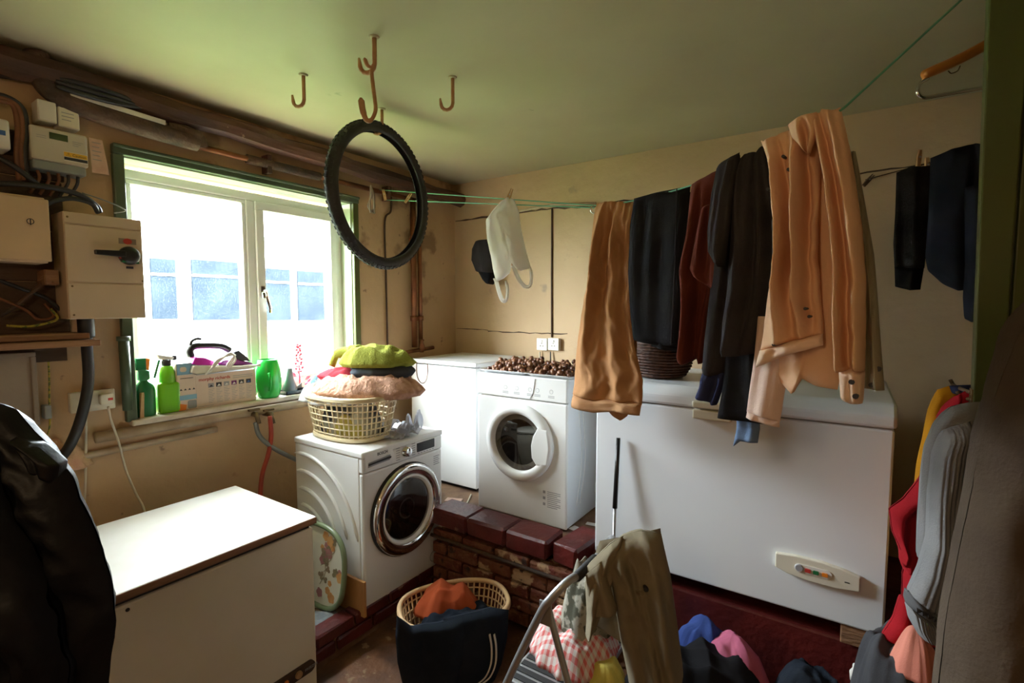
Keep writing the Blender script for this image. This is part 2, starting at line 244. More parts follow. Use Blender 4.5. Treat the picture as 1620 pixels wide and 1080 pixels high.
# ------------------------------------------------------------------ cloth helpers
def resamp(pl, n):
    P = np.array(pl, float); d = np.r_[0, np.cumsum(np.linalg.norm(np.diff(P, axis=0), axis=1))]; t = np.linspace(0, d[-1], n + 1)
    return np.stack([np.interp(t, d, P[:, 0]), np.interp(t, d, P[:, 1])], 1)
def vplane(px, py, k, head):
    a = atD(px, py, k); h = R(head); n = np.array([math.sin(h), -math.cos(h), 0]); d = n @ (a - O)
    def un(x, y): r = ray(x, y); return O + r * (d / (n @ r))
    un.n = n; return un
def cloth(name, pl, L_, R_, T_=None, B_=None, m='tan', parent=None, t=.04, n=6, amp=.02, seed=1, off=0, nu=30, nv=44, start=.05, tilt=.15, edge=.5, wr=.35, sharp=1, fold=None):
    """a hanging piece of fabric: outline on its own upright plane, folds and fullness at right angles to it, closed front and back"""
    rg = random.Random(seed); L2 = resamp(L_, nv); R2 = resamp(R_, nv); T2 = resamp(T_ or [L_[0], R_[0]], nu); B2 = resamp(B_ or [L_[-1], R_[-1]], nu)
    fs = [(rg.uniform(.04, .96), rg.uniform(.06, .15), rg.uniform(.5, 1) * rg.choice((-1, 1, 1)), rg.uniform(-tilt, tilt), rg.uniform(0, .35)) for _ in range(n)]
    if fold: fs = fold + fs
    pw = [pl(*L_[0]), pl(*R_[0]), pl(*L_[-1]), pl(*R_[-1])]; Wm = max(np.linalg.norm(pw[1] - pw[0]), np.linalg.norm(pw[3] - pw[2])); Hm = max(np.linalg.norm(pw[2] - pw[0]), .05)
    def disp(u, v, sd):
        z = 0
        for (u0, w, a, sl, v0) in fs:
            e = min(1, max(0, (v - v0 + start + .1) / .35)); q = (u - u0 - sl * (v - .5)) / (w * 1.35 * (.7 + .8 * v)); z += a * e * math.exp(-abs(q) ** (2 if sharp == 1 else 1.4))
        x, y = u * Wm, v * Hm
        x += .05 * noise.noise((x * 4 + sd, y * 4, 2.2)); y += .05 * noise.noise((x * 4, y * 4 + sd, 5.1))
        rid = lambda a, b_, c: (1 - 2.6 * abs(noise.noise((a, b_, c))))
        z += wr * (.9 * noise.noise((x * 6 + sd, y * 3.5, sd * 1.7)) + .55 * rid(x * 9 + y * 3.5 + sd, y * 4.5 - x * 4, sd) + .30 * rid(x * 19 - y * 9 + sd, y * 10 + x * 6, sd + 4) + .10 * noise.noise((x * 60, y * 60 + sd, sd)))
        return z * amp
    b = MB(); w = nu + 1; pts = [[], []]
    for j in range(nv + 1):
        for i in range(nu + 1):
            u, v = i / nu, j / nv
            p = (1 - v) * T2[i] + v * B2[i] + (1 - u) * L2[j] + u * R2[j] - ((1 - u) * (1 - v) * T2[0] + u * (1 - v) * T2[-1] + (1 - u) * v * B2[0] + u * v * B2[-1])
            P = pl(*p); ed = edge + (1 - edge) * math.sin(math.pi * min(max(u, 0), 1)) ** .6
            pr = max(0, 1 - abs(2 * u - 1) ** 5) ** .5 * min(1, (v / .07)) ** .5
            if j == nv: pr *= .55
            d = disp(u, v, seed * 3.1) * ed
            pts[0].append(P + pl.n * (off + d + t / 2 * pr)); pts[1].append(P + pl.n * (off + d * .7 - t / 2 * pr))
    q = [(j * w + i, j * w + i + 1, (j + 1) * w + i + 1, (j + 1) * w + i) for j in range(nv) for i in range(nu)]
    b.add([tuple(p) for p in pts[0]], q); b.add([tuple(p) for p in pts[1]], [f[::-1] for f in q])
    k = len(pts[0]); b.f += [(nv * w + i, nv * w + i + 1, k + nv * w + i + 1, k + nv * w + i) for i in range(nu)]
    return b.build(name, m, parent, smooth=True, weld=True)
def heap(name, c, rx, ry, h, rot=0, seed=1, m='blackcloth', parent=None, amp=.035, fr=5, nr=26, na=72, pw=2.4, fl=.0, asym=(0, 0), lens=0, an=1.0):
    """a crumpled garment lying on something: closed mound with creased folds"""
    b = MB(turn(c, R(rot))); vs = []
    def cre(x, y):
        wx = noise.noise((x * 2 * fr / 5 + seed, y * 2 * fr / 5, seed * .7)) * .12; wy = noise.noise((x * 2 * fr / 5, y * 2 * fr / 5 + seed, 3.3)) * .12
        a = 1 - abs(noise.noise(((x + wx) * fr * 2.2, (y + wy) * fr * 1.1, seed))) * 2.2; c2 = 1 - abs(noise.noise(((x + wy) * fr * 1.3, (y + wx) * fr * 3.1, seed + 9))) * 2.2
        return a * .6 + c2 * .4 + .35 * noise.noise((x * fr * 5, y * fr * 5, seed))
    for i in range(nr + 1):
        r = i / nr
        for j in range(na):
            q = 2 * math.pi * j / na; jt = 1 + .22 * noise.noise((math.cos(q) * 1.6 + seed, math.sin(q) * 1.6, seed * 2.3)) + .07 * noise.noise((math.cos(q) * 6, math.sin(q) * 6 + seed, 1))
            rr = min(1, r * 1.04); x = rx * rr * jt * math.cos(q); y = ry * rr * jt * math.sin(q)
            base = h * (1 - rr ** pw) * (1 + asym[0] * math.cos(q) * rr + asym[1] * math.sin(q) * rr)
            z = base + amp * cre(x, y) * (1 - rr ** 6) * (.35 + .65 * (1 - rr ** 3)) + (fl if r < 1 else 0)
            z = z * (1 - lens) + lens * h if lens else z
            if i == nr: z = lens * h * .8
            vs.append((x, y, max(z, .004 * (1 - rr)) if i < nr else z))
    if lens:
        for j in range(na): p = vs[nr * na + j]; vs.append((p[0] * .9, p[1] * .9, 0))
        nr += 1
    fs = [(i * na + j, i * na + (j + 1) % na, (i + 1) * na + (j + 1) % na, (i + 1) * na + j) for i in range(nr) for j in range(na)] + [tuple(nr * na + j for j in range(na))]
    b.add(vs, fs); return b.build(name, m, parent, smooth=True, weld=True)
# ================================================================== the room
X1, Y0 = 1.6, -1.6
struct(MB().box(-3.1, X1 + .1, Y0 - .1, YB + .12, -.1, 0).build('floor', 'floor'))
struct(MB().box(-3.1, X1 + .1, Y0 - .1, YB + .12, CE, CE + .12).build('ceiling', 'ceil'))
WY0, WY1, WZ0, WZ1 = .945, 2.215, 1.19, 2.44
wl = MB(); wl.box(-3.1, WX, Y0 - .1, WY0, 0, CE); wl.box(-3.1, WX, WY1, YB, 0, CE); wl.box(-3.1, WX, WY0, WY1, 0, WZ0); wl.box(-3.1, WX, WY0, WY1, WZ1, CE)
struct(wl.build('wall_left', 'wall'))
wb = struct(MB().box(-3.1, X1 + .1, YB, YB + .12, 0, CE).build('wall_back', 'wallback'))
struct(MB().box(X1, X1 + .1, Y0, YB, 0, CE).build('wall_right', 'wallback'))
struct(MB().box(WX, X1, Y0 - .1, Y0, 0, CE).build('wall_front', 'wallback'))
# plaster joints that stand open in the two painted walls
rg = random.Random(5)
def crack(pts, r, T=None):
    P = []
    for a, b in zip(pts[:-1], pts[1:]):
        k = max(2, int((Vector(b) - Vector(a)).length / .05))
        for i in range(k): P.append(tuple(Vector(a).lerp(Vector(b), i / k) + Vector((0, 0, rg.uniform(-.004, .004)))))
    P.append(pts[-1]); return P
def joint(name, pts, r):
    P = crack(pts, r); return MB().tube(P, [r * rg.uniform(.35, 1) for _ in P], 5).build(name, 'board', wb)
joint('wall_joint', [(-2.79, YB, 1.562), (-2.45, YB, 1.556)], .004); joint('wall_joint', [(-2.45, YB, 1.55), (-2.05, YB, 1.545), (-1.72, YB, 1.55)], .005)
joint('wall_joint', [(-2.79, YB, 2.47), (-2.4, YB, 2.475), (-1.85, YB, 2.475), (-1.5, YB, 2.45)], .009)
joint('wall_joint', [(-1.5, YB, 2.47), (-.4, YB, 2.44), (.6, YB, 2.47), (1.5, YB, 2.46)], .006)
# raised plinths of brick
low = struct(MB().box(WX, -2.062, .2, 2.286, 0, .145).build('floor_low_step', 'step'))
hi = struct(MB().box(-2.03, -1.10, 2.215, YB, 0, .40).box(WX, -2.03, 2.29, YB, 0, .40).build('floor_brick_plinth', 'mortar'))
struct(MB().box(-1.10, X1, 2.33, YB, 0, .42).build('floor_freezer_plinth', 'redpaint', bevel=.012))
struct(MB().box(WX, -1.12, 2.34, YB, .40, .49).build('floor_plinth_slab', 'step'))
def brickmesh(name, sx, sy, sz, m, seed):
    rr = random.Random(seed); b = MB(); b.box(-sx / 2, sx / 2, -sy / 2, sy / 2, -sz / 2, sz / 2); o = b.build(name, m, bevel=0)
    me = o.data; bm = bmesh.new(); bm.from_mesh(me); bmesh.ops.bevel(bm, geom=bm.edges[:], offset=min(sx, sy, sz) * .12, segments=1, affect='EDGES')
    for v in bm.verts: v.co += Vector([rr.uniform(-.0035, .0035) for _ in range(3)])
    bm.to_mesh(me); bm.free(); bpy.data.objects.remove(o); return me
def put(name, me, loc, parent, rz=0):
    o = bpy.data.objects.new(name, me); COL.objects.link(o); o.parent = parent; o.location = Vector(loc) - Vector(parent['_o']); o.rotation_euler = (0, 0, rz); return o
BM = [brickmesh('brick', .218, .1, .066, 'brick', s) for s in range(5)]
BH = brickmesh('brick', .10, .1, .066, 'brick', 7)
for row in range(5):
    z = .04 + row * .078
    for i in range(7):
        x = -1.925 + .115 * (row % 2) + i * .229
        if row % 2 and i == 0: put('brick', BH, (x - .172, 2.205, z), hi)
        if x < -1.19: put('brick', BM[rg.randrange(5)], (x, 2.205 + 0 + rg.uniform(0, .006), z), hi)
for row in range(5):   # the return of the plinth at its free corner
    put('brick', BM[rg.randrange(5)], (-1.135, 2.265 - .055 * (row % 2), .04 + row * .078), hi, R(90) if row % 2 == 0 else 0)
BR = [brickmesh('brick', .218, .1, .062, 'redpaint', s) for s in range(9, 12)]
for row in range(2):
    for i in range(9):
        put('brick', BR[rg.randrange(3)], (-2.095 + rg.uniform(-.003, .003), .22 + .112 * (row % 2) + i * .229, .038 + row * .072), low, R(90))
CB = [brickmesh('coping_brick', .262, .19, .10, 'redpaint', s) for s in range(20, 23)]
for i in range(3): put('coping_brick', CB[i % 3], (-1.900 + i * .2655, 2.245, .445), hi)
cb = brickmesh('coping_brick', .15, .27, .105, 'redpaint', 30); put('coping_brick', cb, (-1.13, 2.30, .44), hi, R(-8))
tr = MB(); tr.tube(spline([(-2.03, 2.142, .385), (-1.7, 2.140, .383), (-1.2, 2.138, .382), (-1.08, 2.155, .382), (-1.035, 2.22, .383), (-1.035, 2.30, .384)]), .010, 8)
tag(tr.build('conduit', 'board', smooth=True), 'thin dark conduit running under the red coping bricks of the plinth', 'pipe')
# timber along the top of the window wall
bm_ = MB()
P = [(-2.735, .1 + i * .16, 2.70 - (.0 if i < 3 else .004 * (i - 3)) + .006 * math.sin(i * 1.7)) for i in range(21)]
bm_.tube(P, [.055 + .006 * math.sin(i * 2.3) for i in range(21)], 8)
struct(bm_.build('trim_1', 'beam'))
# window
wy0, wy1 = WY0 + .012, WY1 - .012
win = thing('window_1', (-2.93, 1.58, WZ0), 'white plastic casement window with two lights in green painted reveal', 'window'); del win['category']; win['kind'] = 'structure'
f = MB(); fx0, fx1 = -2.965, -2.905
def ring4(b, y0, y1, z0, z1, w, x0, x1): b.box(x0, x1, y0, y1, z1 - w, z1); b.box(x0, x1, y0, y1, z0, z0 + w); b.box(x0, x1, y0, y0 + w, z0 + w, z1 - w); b.box(x0, x1, y1 - w, y1, z0 + w, z1 - w)
ring4(f, WY0, WY1, WZ0 + .03, WZ1 - .03, .045, fx0, fx1); f.box(fx0, fx1, 1.565, 1.615, WZ0 + .075, WZ1 - .075); f.build('outer_frame', 'upvc', win, bevel=.006)
for nm, y0, y1 in (('fixed_light', WY0 + .045, 1.565), ('opening_light', 1.615, WY1 - .045)):
    c = MB(); w = .022 if nm[0] == 'f' else .05; ring4(c, y0, y1, WZ0 + .075, WZ1 - .075, w, -2.95, -2.892 if nm[0] == 'o' else -2.91); s = c.build(nm, 'upvc', win, bevel=.005)
    MB().box(-2.934, -2.930, y0 + w, y1 - w, WZ0 + .075 + w, WZ1 - .075 - w).build('pane', 'pane', s)
    if nm[0] == 'o':
        h = MB(); h.box(-2.892, -2.884, 1.628, 1.652, 1.80, 1.87); h.tube(spline([(-2.885, 1.64, 1.84), (-2.862, 1.642, 1.838), (-2.856, 1.648, 1.80), (-2.858, 1.665, 1.74), (-2.864, 1.667, 1.715)], 4), .008, 8); h.build('handle', 'chrome', s, smooth=False)
rv = MB(); rv.box(-2.905, WX + .002, WY0 - .001, WY0 + .006, WZ0, WZ1); rv.box(-2.905, WX + .002, WY1 - .006, WY1 + .001, WZ0, WZ1); rv.box(-2.905, WX + .002, WY0, WY1, WZ1 - .006, WZ1 + .001)
rv.build('reveal_lining', 'palegreen', win)
a = MB(); a.box(WX - .002, WX + .028, WY0 - .045, WY1 + .05, WZ1, WZ1 + .04); a.box(WX, WX + .04, WY0 - .045, WY1 + .05, WZ1 + .028, WZ1 + .045); a.box(WX - .002, WX + .028, WY0 - .045, WY0, WZ0 + .02, WZ1); a.build('architrave', 'trimgreen', win, bevel=.006)
a = MB(); a.box(WX - .002, WX + .028, WY1, WY1 + .045, WZ0 + .02, WZ1); a.build('architrave', 'green', win, bevel=.006)
struct(MB().box(-2.905, WX + .045, WY0 - .03, WY1 + .03, WZ0, WZ0 + .028).build('trim_window_sill', 'sill', bevel=.008))
# outdoors: lawn and a low white outbuilding with slate roof
struct(MB().box(-40, -3.1, -30, 40, .3, .4).build('ground_lawn', 'grass'))
ob = thing('outbuilding', (-9, 7, .4), 'white outbuilding with dark glazed panels seen through the window', 'building')
MB().box(-10.5, -9, -4, 18, .4, 3.0).build('wall', 'render', ob)
MB().add([(-8.8, -4.3, 3.0), (-8.8, 18.3, 3.0), (-10.8, 18.3, 3.9), (-10.8, -4.3, 3.9), (-10.8, -4.3, 3.0), (-10.8, 18.3, 3.0)], [(0, 1, 2, 3), (3, 2, 5, 4), (0, 4, 5, 1), (0, 3, 4), (1, 5, 2)]).build('roof', 'render', ob)
for x0, x1, ya, yb in ((150, 200, 405, 503), (236, 280, 408, 504), (301, 378, 410, 505), (416, 459, 424, 506), (469, 512, 428, 506)):
    p, q = atX(x0, ya, -9), atX(x1, yb, -9); wn = MB().box(-9.01, -8.96, p[1], q[1], q[2], p[2]).build('window', 'slate_roof', ob)
    zt = p[2] - (p[2] - q[2]) * .26; MB().box(-8.97, -8.94, p[1], q[1], zt - .02, zt + .02).build('transom', 'render', wn)
# bare bulb invented for the warm fill, out of view behind the photographer
lp = thing('added_bulb', (-.5, -.75, 2.2), 'added bare bulb for warm fill hanging unseen behind the camera', 'lamp')
MB().tube([(-.5, -.75, CE), (-.5, -.75, 2.42)], .004, 6).build('flex', 'cablewht', lp)
MB(Matrix.Translation((-.5, -.75, 2.36))).lathe([(.012, .07), (.02, .06), (.022, 0)], 16).build('lamp_holder', 'ivory', lp, smooth=True)
MB(Matrix.Translation((-.5, -.75, 2.26))).lathe([(.001, 0), (.02, .006), (.032, .03), (.03, .06), (.016, .09), (.013, .1)], 20, cap=False).build('bulb', mat('added_bulb_glass', (.9, .8, .6), None, .3, 3, emit=((1, .72, .42), 18)), lp, smooth=True)
ld = bpy.data.lights.new('added_bulb_light', 'POINT'); ld.energy = FILL_BULB_W; ld.color = (1, .70, .40); ld.shadow_soft_size = .06
lo = bpy.data.objects.new('added_bulb_light', ld); COL.objects.link(lo); lo.location = (-.5, -.75, 2.2)
# green painted board partition at the right
pt_ = struct(MB().box(.36, X1, 2.022, 2.040, 0, CE).build('wall_partition', 'green'))
MB().add([(.345, 1.995, 0), (.345, 2.045, 0), (.293, 1.995, CE), (.293, 2.045, CE), (.381, 1.995, 0), (.381, 2.045, 0), (.381, 1.995, CE), (.381, 2.045, CE)], [(0, 1, 3, 2), (4, 6, 7, 5), (0, 4, 5, 1), (2, 3, 7, 6), (0, 2, 6, 4), (1, 5, 7, 3)]).build('post', 'green', pt_, bevel=.004)
for k in range(6): x = .388 + k * .204; MB().box(x, min(x + .198, X1), 2.002, 2.022, 0, CE).build('board', 'green', pt_, bevel=.004)
MB().box(.388, X1, 1.990, 2.002, 0, .12).build('skirting', 'green', pt_, bevel=.004)
# ================================================================== appliances
# left chest freezer
lf = thing('chest_freezer', (-2.2, .88, 0), 'old cream chest freezer with bright worn white lid under the window', 'freezer', None)
FX0, FX1, FY0, FY1 = -2.53, -1.875, .2, 1.255
MB().box(FX0 + .01, FX1, FY0, FY1 - .004, .02, .805).build('body', 'whiteold', lf, bevel=.008)
MB().box(FX0 + .02, FX1 - .012, FY0 + .012, FY1 - .016, .805, .822).build('seal', 'gap', lf)
MB().box(FX0, FX1 + .012, FY0 - .005, FY1 + .005, .822, .852).build('lid', 'lidtop', lf, bevel=.004)
MB().box(FX1 + .0121, FX1 + .0135, FY0 - .004, FY1 + .004, .824, .850).build('lid_edge', 'plank', lf)
MB().box(FX0, FX1 + .004, FY0, FY1, 0, .02).build('base', 'gap', lf)
MB(faceX(FX1, .583, .784)).lathe([(.006, 0), (.006, .002)], 12).build('lock', 'gap', lf)
cp = MB(faceX(FX1, 1.12, .205)).prism([(q[0] * math.cos(R(2)) , q[1]) for q in rrect(-.24, .115, -.025, .025, .024)], 0, .012).build('control_panel', 'board', lf)
MB(faceX(FX1 + .012, 1.155, .205)).lathe([(.016, 0), (.015, .008)], 20).build('dial', 'peg', cp); MB(faceX(FX1 + .012, 1.10, .205)).lathe([(.010, 0), (.009, .005)], 16).build('lamp', 'orange', cp)
text('FREEZER', .016, faceX(FX1 + .0125, 1.185, .198), 'greyp', cp)
# washing machine
WM0, WMX, WMB, WA, WB_, WT = .15, -2.05, -2.64, 1.66, 2.263, .998
wm = thing('washing_machine', (-2.34, 1.96, WM0), 'white front loading washing machine with chrome ringed door and laundry basket on top', 'washing machine')
MB().box(WMB, WMX - .03, WA, WB_, WM0 + .012, WT - .035).build('cabinet', 'white', wm, bevel=.006)
MB().box(WMX - .03, WMX, WA, WB_, WM0 + .012, .882).build('front_panel', 'white', wm, bevel=.010)
MB().box(WMX - .03, WMX + .002, WA, WB_, .885, WT - .034).build('control_fascia', 'white', wm, bevel=.008)
MB().box(WMB - .005, WMX + .004, WA - .004, WB_ + .004, WT - .034, WT).build('top_panel', 'white', wm, bevel=.008)
for x in (WMB + .05, WMX - .06):
    for y in (WA + .05, WB_ - .05): MB(Matrix.Translation((x, y, WM0 - .005))).lathe([(.02, 0), (.02, .02)], 12).build('foot', 'gap', wm)
D = faceX(WMX, 1.964, .605); RO = .262
MB(D).lathe([(RO, 0), (RO, .012), (RO - .004, .02)], 64, cap=False).build('door_seal', 'gap', wm, smooth=True)
rg_ = MB(D).lathe([(RO - .004, .004), (RO - .006, .026), (RO - .022, .038), (RO - .062, .030), (RO - .068, .016)], 64, cap=False).build('door_ring', 'chrome', wm, smooth=True)
MB(D).lathe([(RO - .066, .018), (RO - .070, .026), (RO - .078, .026), (.174, .012), (.168, .002)], 64, cap=False).build('door_frame', 'white', wm, smooth=True)
MB(D).lathe([(.176, .010), (.15, .018), (.08, .024), (.001, .026)], 48, cap=False).build('door_glass', 'doorglass', wm, smooth=True)
MB(D).lathe([(.195, .001), (.185, .0015), (.001, .0018)], 48, cap=False).build('drum', 'drum', wm, smooth=True)
for k in range(1): MB(D).lathe([(.05 + k * .03, .004), (.055 + k * .03, .0055), (.06 + k * .03, .004)], 40, cap=False).build('drum_rib', 'alu', wm, smooth=True)
MB(faceX(WMX + .034, 2.185, .53)).prism(rrect(-.012, .012, -.05, .05, .011), -.004, .004).build('door_grip', 'chrome', wm)
dw = MB(faceX(WMX + .002, 1.74, .94)).prism(rrect(-.065, .125, -.045, .038, .004), 0, .003).build('detergent_drawer', 'white', wm)
MB(faceX(WMX + .005, 1.75, .925)).prism([(-.058, -.012), (.09, -.006), (.095, .022), (-.055, .012)], 0, .002).build('drawer_recess', 'greyp', dw); MB(faceX(WMX + .005, 1.75, .925)).prism([(-.058, .0), (.09, .004), (.095, .012), (-.055, .006)], .002, .010).build('drawer_grip', 'black', dw)
text('BOSCH', .022, faceX(WMX + .0055, 1.755, .962), 'darkp', dw, bold=.0004)
MB(faceX(WMX + .002, 1.963, .934)).lathe([(.032, 0), (.032, .006), (.027, .010), (.025, .026), (.022, .028)], 32).build('programme_knob', 'chrome', wm, smooth=True)
dp = MB(faceX(WMX + .002, 2.05, .925)).prism(rrect(0, .145, -.018, .034, .004), 0, .003).build('display', 'black', wm)
pt = MB()
for s in (-1, 1):
    for k in range(6): pt.box(0, .028, -.002, .002, 0, .0006, faceX(WMX + .0022, 1.963 + s * .045 - (.028 if s < 0 else 0), .90 + k * .013))
for k in range(6): pt.box(0, .016, -.002, .002, 0, .0006, faceX(WMX + .0022, 2.055 + k * .024, .898))
for k in range(5): pt.box(0, .05 - .006 * (k % 2), -.0025, .0025, 0, .0006, faceX(WMX + .0003, 2.19, .845 - k * .012))
pt.build('panel_print', 'greyp', wm)['kind'] = 'stuff'
MB(faceX(WMX, 2.18, .23)).lathe([(.032, 0), (.032, .001), (.028, .0015)], 32, cap=False).build('pump_flap', 'greyp', wm); MB(faceX(WMX, 2.215, .33)).lathe([(.007, 0), (.007, .001)], 16).build('badge', 'greyp', wm)
for k, r in enumerate((.50, .41, .32, .235)):   # pressed ribs of the side panel
    P = []
    for i in range(15):
        q = R(100 - i * 6.2 * (1 - .03 * k)); P.append((-2.56 + r * .95 * math.cos(q), WA - .001, .40 + r * math.sin(q) * 1.02 - k * .01))
    for s, rr_ in ((0, .012),):
        MB().tube([(p[0] - s * .4, p[1], p[2] - s) for p in P], [.003] + [rr_] * 13 + [.003], 8).build('side_rib', 'white', wm, smooth=True)
# tumble dryer
DX0, DX1, DY0, DZ0, DZ1 = -1.882, -1.262, 2.412, .492, 1.345
dr = thing('tumble_dryer', (-1.57, 2.68, DZ0), 'white tumble dryer on the brick plinth with trays of nuts on top', 'dryer')
MB().box(DX0 + .004, DX1 - .004, DY0 + .02, 2.95, DZ0 + .01, DZ1).build('cabinet', 'cool', dr, bevel=.006)
MB().box(DX0, DX1, DY0, DY0 + .022, DZ0 + .01, 1.212).build('front_panel', 'white', dr, bevel=.008)
T = MB().box(DX0, DX1, DY0 - .004, DY0 + .022, 1.217, DZ1 + .004).build('control_fascia', 'white', dr, bevel=.006)
MB().box(DX0 + .02, DX1 - .02, DY0 + .03, 2.92, DZ0, DZ0 + .012).build('plinth_strip', 'gap', dr)
D = faceY(-1.572, DY0, .96)
MB(D).lathe([(.228, 0), (.228, .02), (.215, .034), (.19, .036), (.172, .030), (.166, .012)], 64, cap=False).build('door_ring', 'white', dr, smooth=True)
MB(D).lathe([(.170, .012), (.160, .014), (.150, .006), (.135, .003)], 48, cap=False).build('inner_ring', 'whitep', dr, smooth=True)
MB(D).lathe([(.166, .014), (.1, .022), (.001, .026)], 48, cap=False).build('door_glass', 'doorglass', dr, smooth=True)
MB(D).lathe([(.168, .0012), (.001, .002)], 48, cap=False).build('drum', 'drum', dr, smooth=True)
gp = [(.09 + .0, -.07), (.12, -.11), (.19, -.10), (.205, 0), (.19, .10), (.13, .11), (.098, .055), (.085, 0)]
MB(D).prism([(p[0] + .012, p[1]) for p in gp], .020, .036).build('door_grip', 'white', dr, bevel=.006)
b = MB()
for i, u in enumerate((-.12, -.04, .05, .10, .19)):
    b.lathe([(.012, 0), (.0105, .0008)], 20, faceY(-1.55 + u, DY0 - .0042, 1.275), cap=False)
    for k in range(2): b.box(-.02, .02, -.0015, .0015, 0, .0005, faceY(-1.55 + u, DY0 - .0042, 1.25 - k * .008))
for k in range(9): b.box(0, .085 - .02 * (k % 3 == 2), -.002, .002, 0, .0005, faceY(-1.385, DY0 - .0002, .70 - k * .011))
for k in range(3): b.box(-.008, .008, -.008, .008, 0, .0005, faceY(-1.405, DY0 - .0002, .695 - k * .035))
b.build('panel_print', 'greyp', dr)['kind'] = 'stuff'
MB().tube([(-1.50, DY0 - .006, 1.222), (-1.478, DY0 - .006, 1.26), (-1.465, DY0 - .006, 1.34)], .0015, 6).build('fascia_crease', 'greyp', T)
for k, u in enumerate((0.05, .1, .3)): MB().tube(spline([(DX1 - .003, DY0 + .08 + u, .6), (DX1 - .002, DY0 + .14 + u, .85), (DX1 - .003, DY0 + .10 + u, 1.15)]), .002, 6).build('side_swage', 'white', dr, smooth=True)
# narrow white cabinet freezer in the corner
tc = thing('upright_freezer', (-2.34, 2.88, .49), 'plain white under-counter freezer in the corner with round hanging wire loop', 'freezer')
MB().box(-2.64, -2.05, 2.66, 3.18, .52, 1.345).build('cabinet', 'white', tc, bevel=.006); MB().box(-2.645, -2.045, 2.60, 2.655, .515, 1.335).build('door', 'white', tc, bevel=.006)
MB().box(-2.65, -2.04, 2.595, 3.19, 1.345, 1.372).build('worktop', 'white', tc, bevel=.005); MB().box(-2.62, -2.07, 2.63, 3.15, .49, .52).build('kick_plate', 'gap', tc)
lp_ = MB(); lp_.tube(spline([(-2.585, 2.597, 1.36), (-2.585, 2.595, 1.27), (-2.565, 2.594, 1.22), (-2.53, 2.594, 1.20), (-2.495, 2.594, 1.22), (-2.478, 2.595, 1.27), (-2.478, 2.597, 1.36)]), .0025, 6); lp_.build('wire_loop', 'cablebrn', tc, smooth=True)
# right chest freezer
RX0, RX1, RY0, RZ0 = -1.035, .157, 2.29, .50
rf = thing('chest_freezer', (-.44, 2.62, .42), 'large white chest freezer on the red plinth below the clothes line', 'freezer')
MB().box(RX0, RX1, RY0, 2.97, RZ0, 1.292).build('body', 'cool', rf, bevel=.008); MB().box(RX0 + .01, RX1 - .01, RY0 + .01, 2.96, 1.292, 1.30).build('seal', 'greyp', rf)
lid = MB(); y0 = RY0 - .012; P = [(y0, 1.30), (y0, 1.345), (y0 + .05, 1.388), (2.97, 1.395), (2.97, 1.30)]
lid.add([(RX0 - .004, p[0], p[1]) for p in P] + [(RX1 + .006, p[0], p[1]) for p in P], [(0, 1, 2, 3, 4), (9, 8, 7, 6, 5)] + [(i, 5 + i, 5 + (i + 1) % 5, (i + 1) % 5) for i in range(5)]); lid = lid.build('lid', 'cool', rf, bevel=.012)
hd = MB(); hd.box(-.56, -.40, y0 - .028, y0, 1.305, 1.335); hd.box(-.56, -.40, y0 - .020, y0 + .012, 1.255, 1.298); hd.build('handle', 'ivory', lid, bevel=.006)
pn = MB(faceY(-.07, RY0, .695)); pp = [(-.145, -.02), (-.145, .038), (-.07, .046), (.02, .045), (.09, .036), (.145, .022), (.145, -.036), (.07, -.046), (-.02, -.046), (-.1, -.036)]
pn = pn.prism(pp, 0, .022).build('control_panel', 'ivory', rf, bevel=.004); PF = faceY(-.07, RY0 - .022, .695)
MB(PF).prism(rrect(-.075, .055, -.017, .019, .017), 0, .003).build('button_surround', 'whitep', pn, bevel=.002)
MB(PF).lathe([(.015, .003), (.013, .009)], 20, PF @ Matrix.Translation((-.058, .003, 0))).build('thermostat', 'greyp', pn)
for i, (x, m_) in enumerate(((-.028, 'redp'), (.0, 'greenb'), (.03, 'orange'))): MB(PF).prism(rrect(x - .010, x + .010, -.007, .007, .003), .003, .008).build('button', m_, pn)
MB(PF).prism(rrect(.095, .112, -.012, -.008, .001), 0, .0008).build('mark', 'darkp', pn)
for x in (RX0 + .06, RX1 - .06):
    for y in (2.40, 2.9): MB(Matrix.Translation((x, y, .42))).lathe([(.025, 0), (.02, .082)], 14).build('foot', 'gap', rf)
tag(MB().box(.02, .15, 2.30, 2.42, .421, .497).build('timber_block', 'plank', bevel=.004), 'bare timber block wedged under the right corner of the large freezer', 'block')
st = thing('walking_stick', (-.90, 2.20, 0), 'slim black stick leaning upright against the large white freezer', 'stick')
MB().tube([(-.904, 2.262, 1.115), (-.902, 2.225, .78)], [.010, .012], 10).build('grip', 'black', st, smooth=True); MB().tube([(-.902, 2.225, .78), (-.90, 2.19, .02)], [.008, .007], 10).build('shaft', 'alu', st, smooth=True); MB().tube([(-.90, 2.19, .02), (-.90, 2.189, 0)], .011, 10).build('ferrule', 'gap', st)
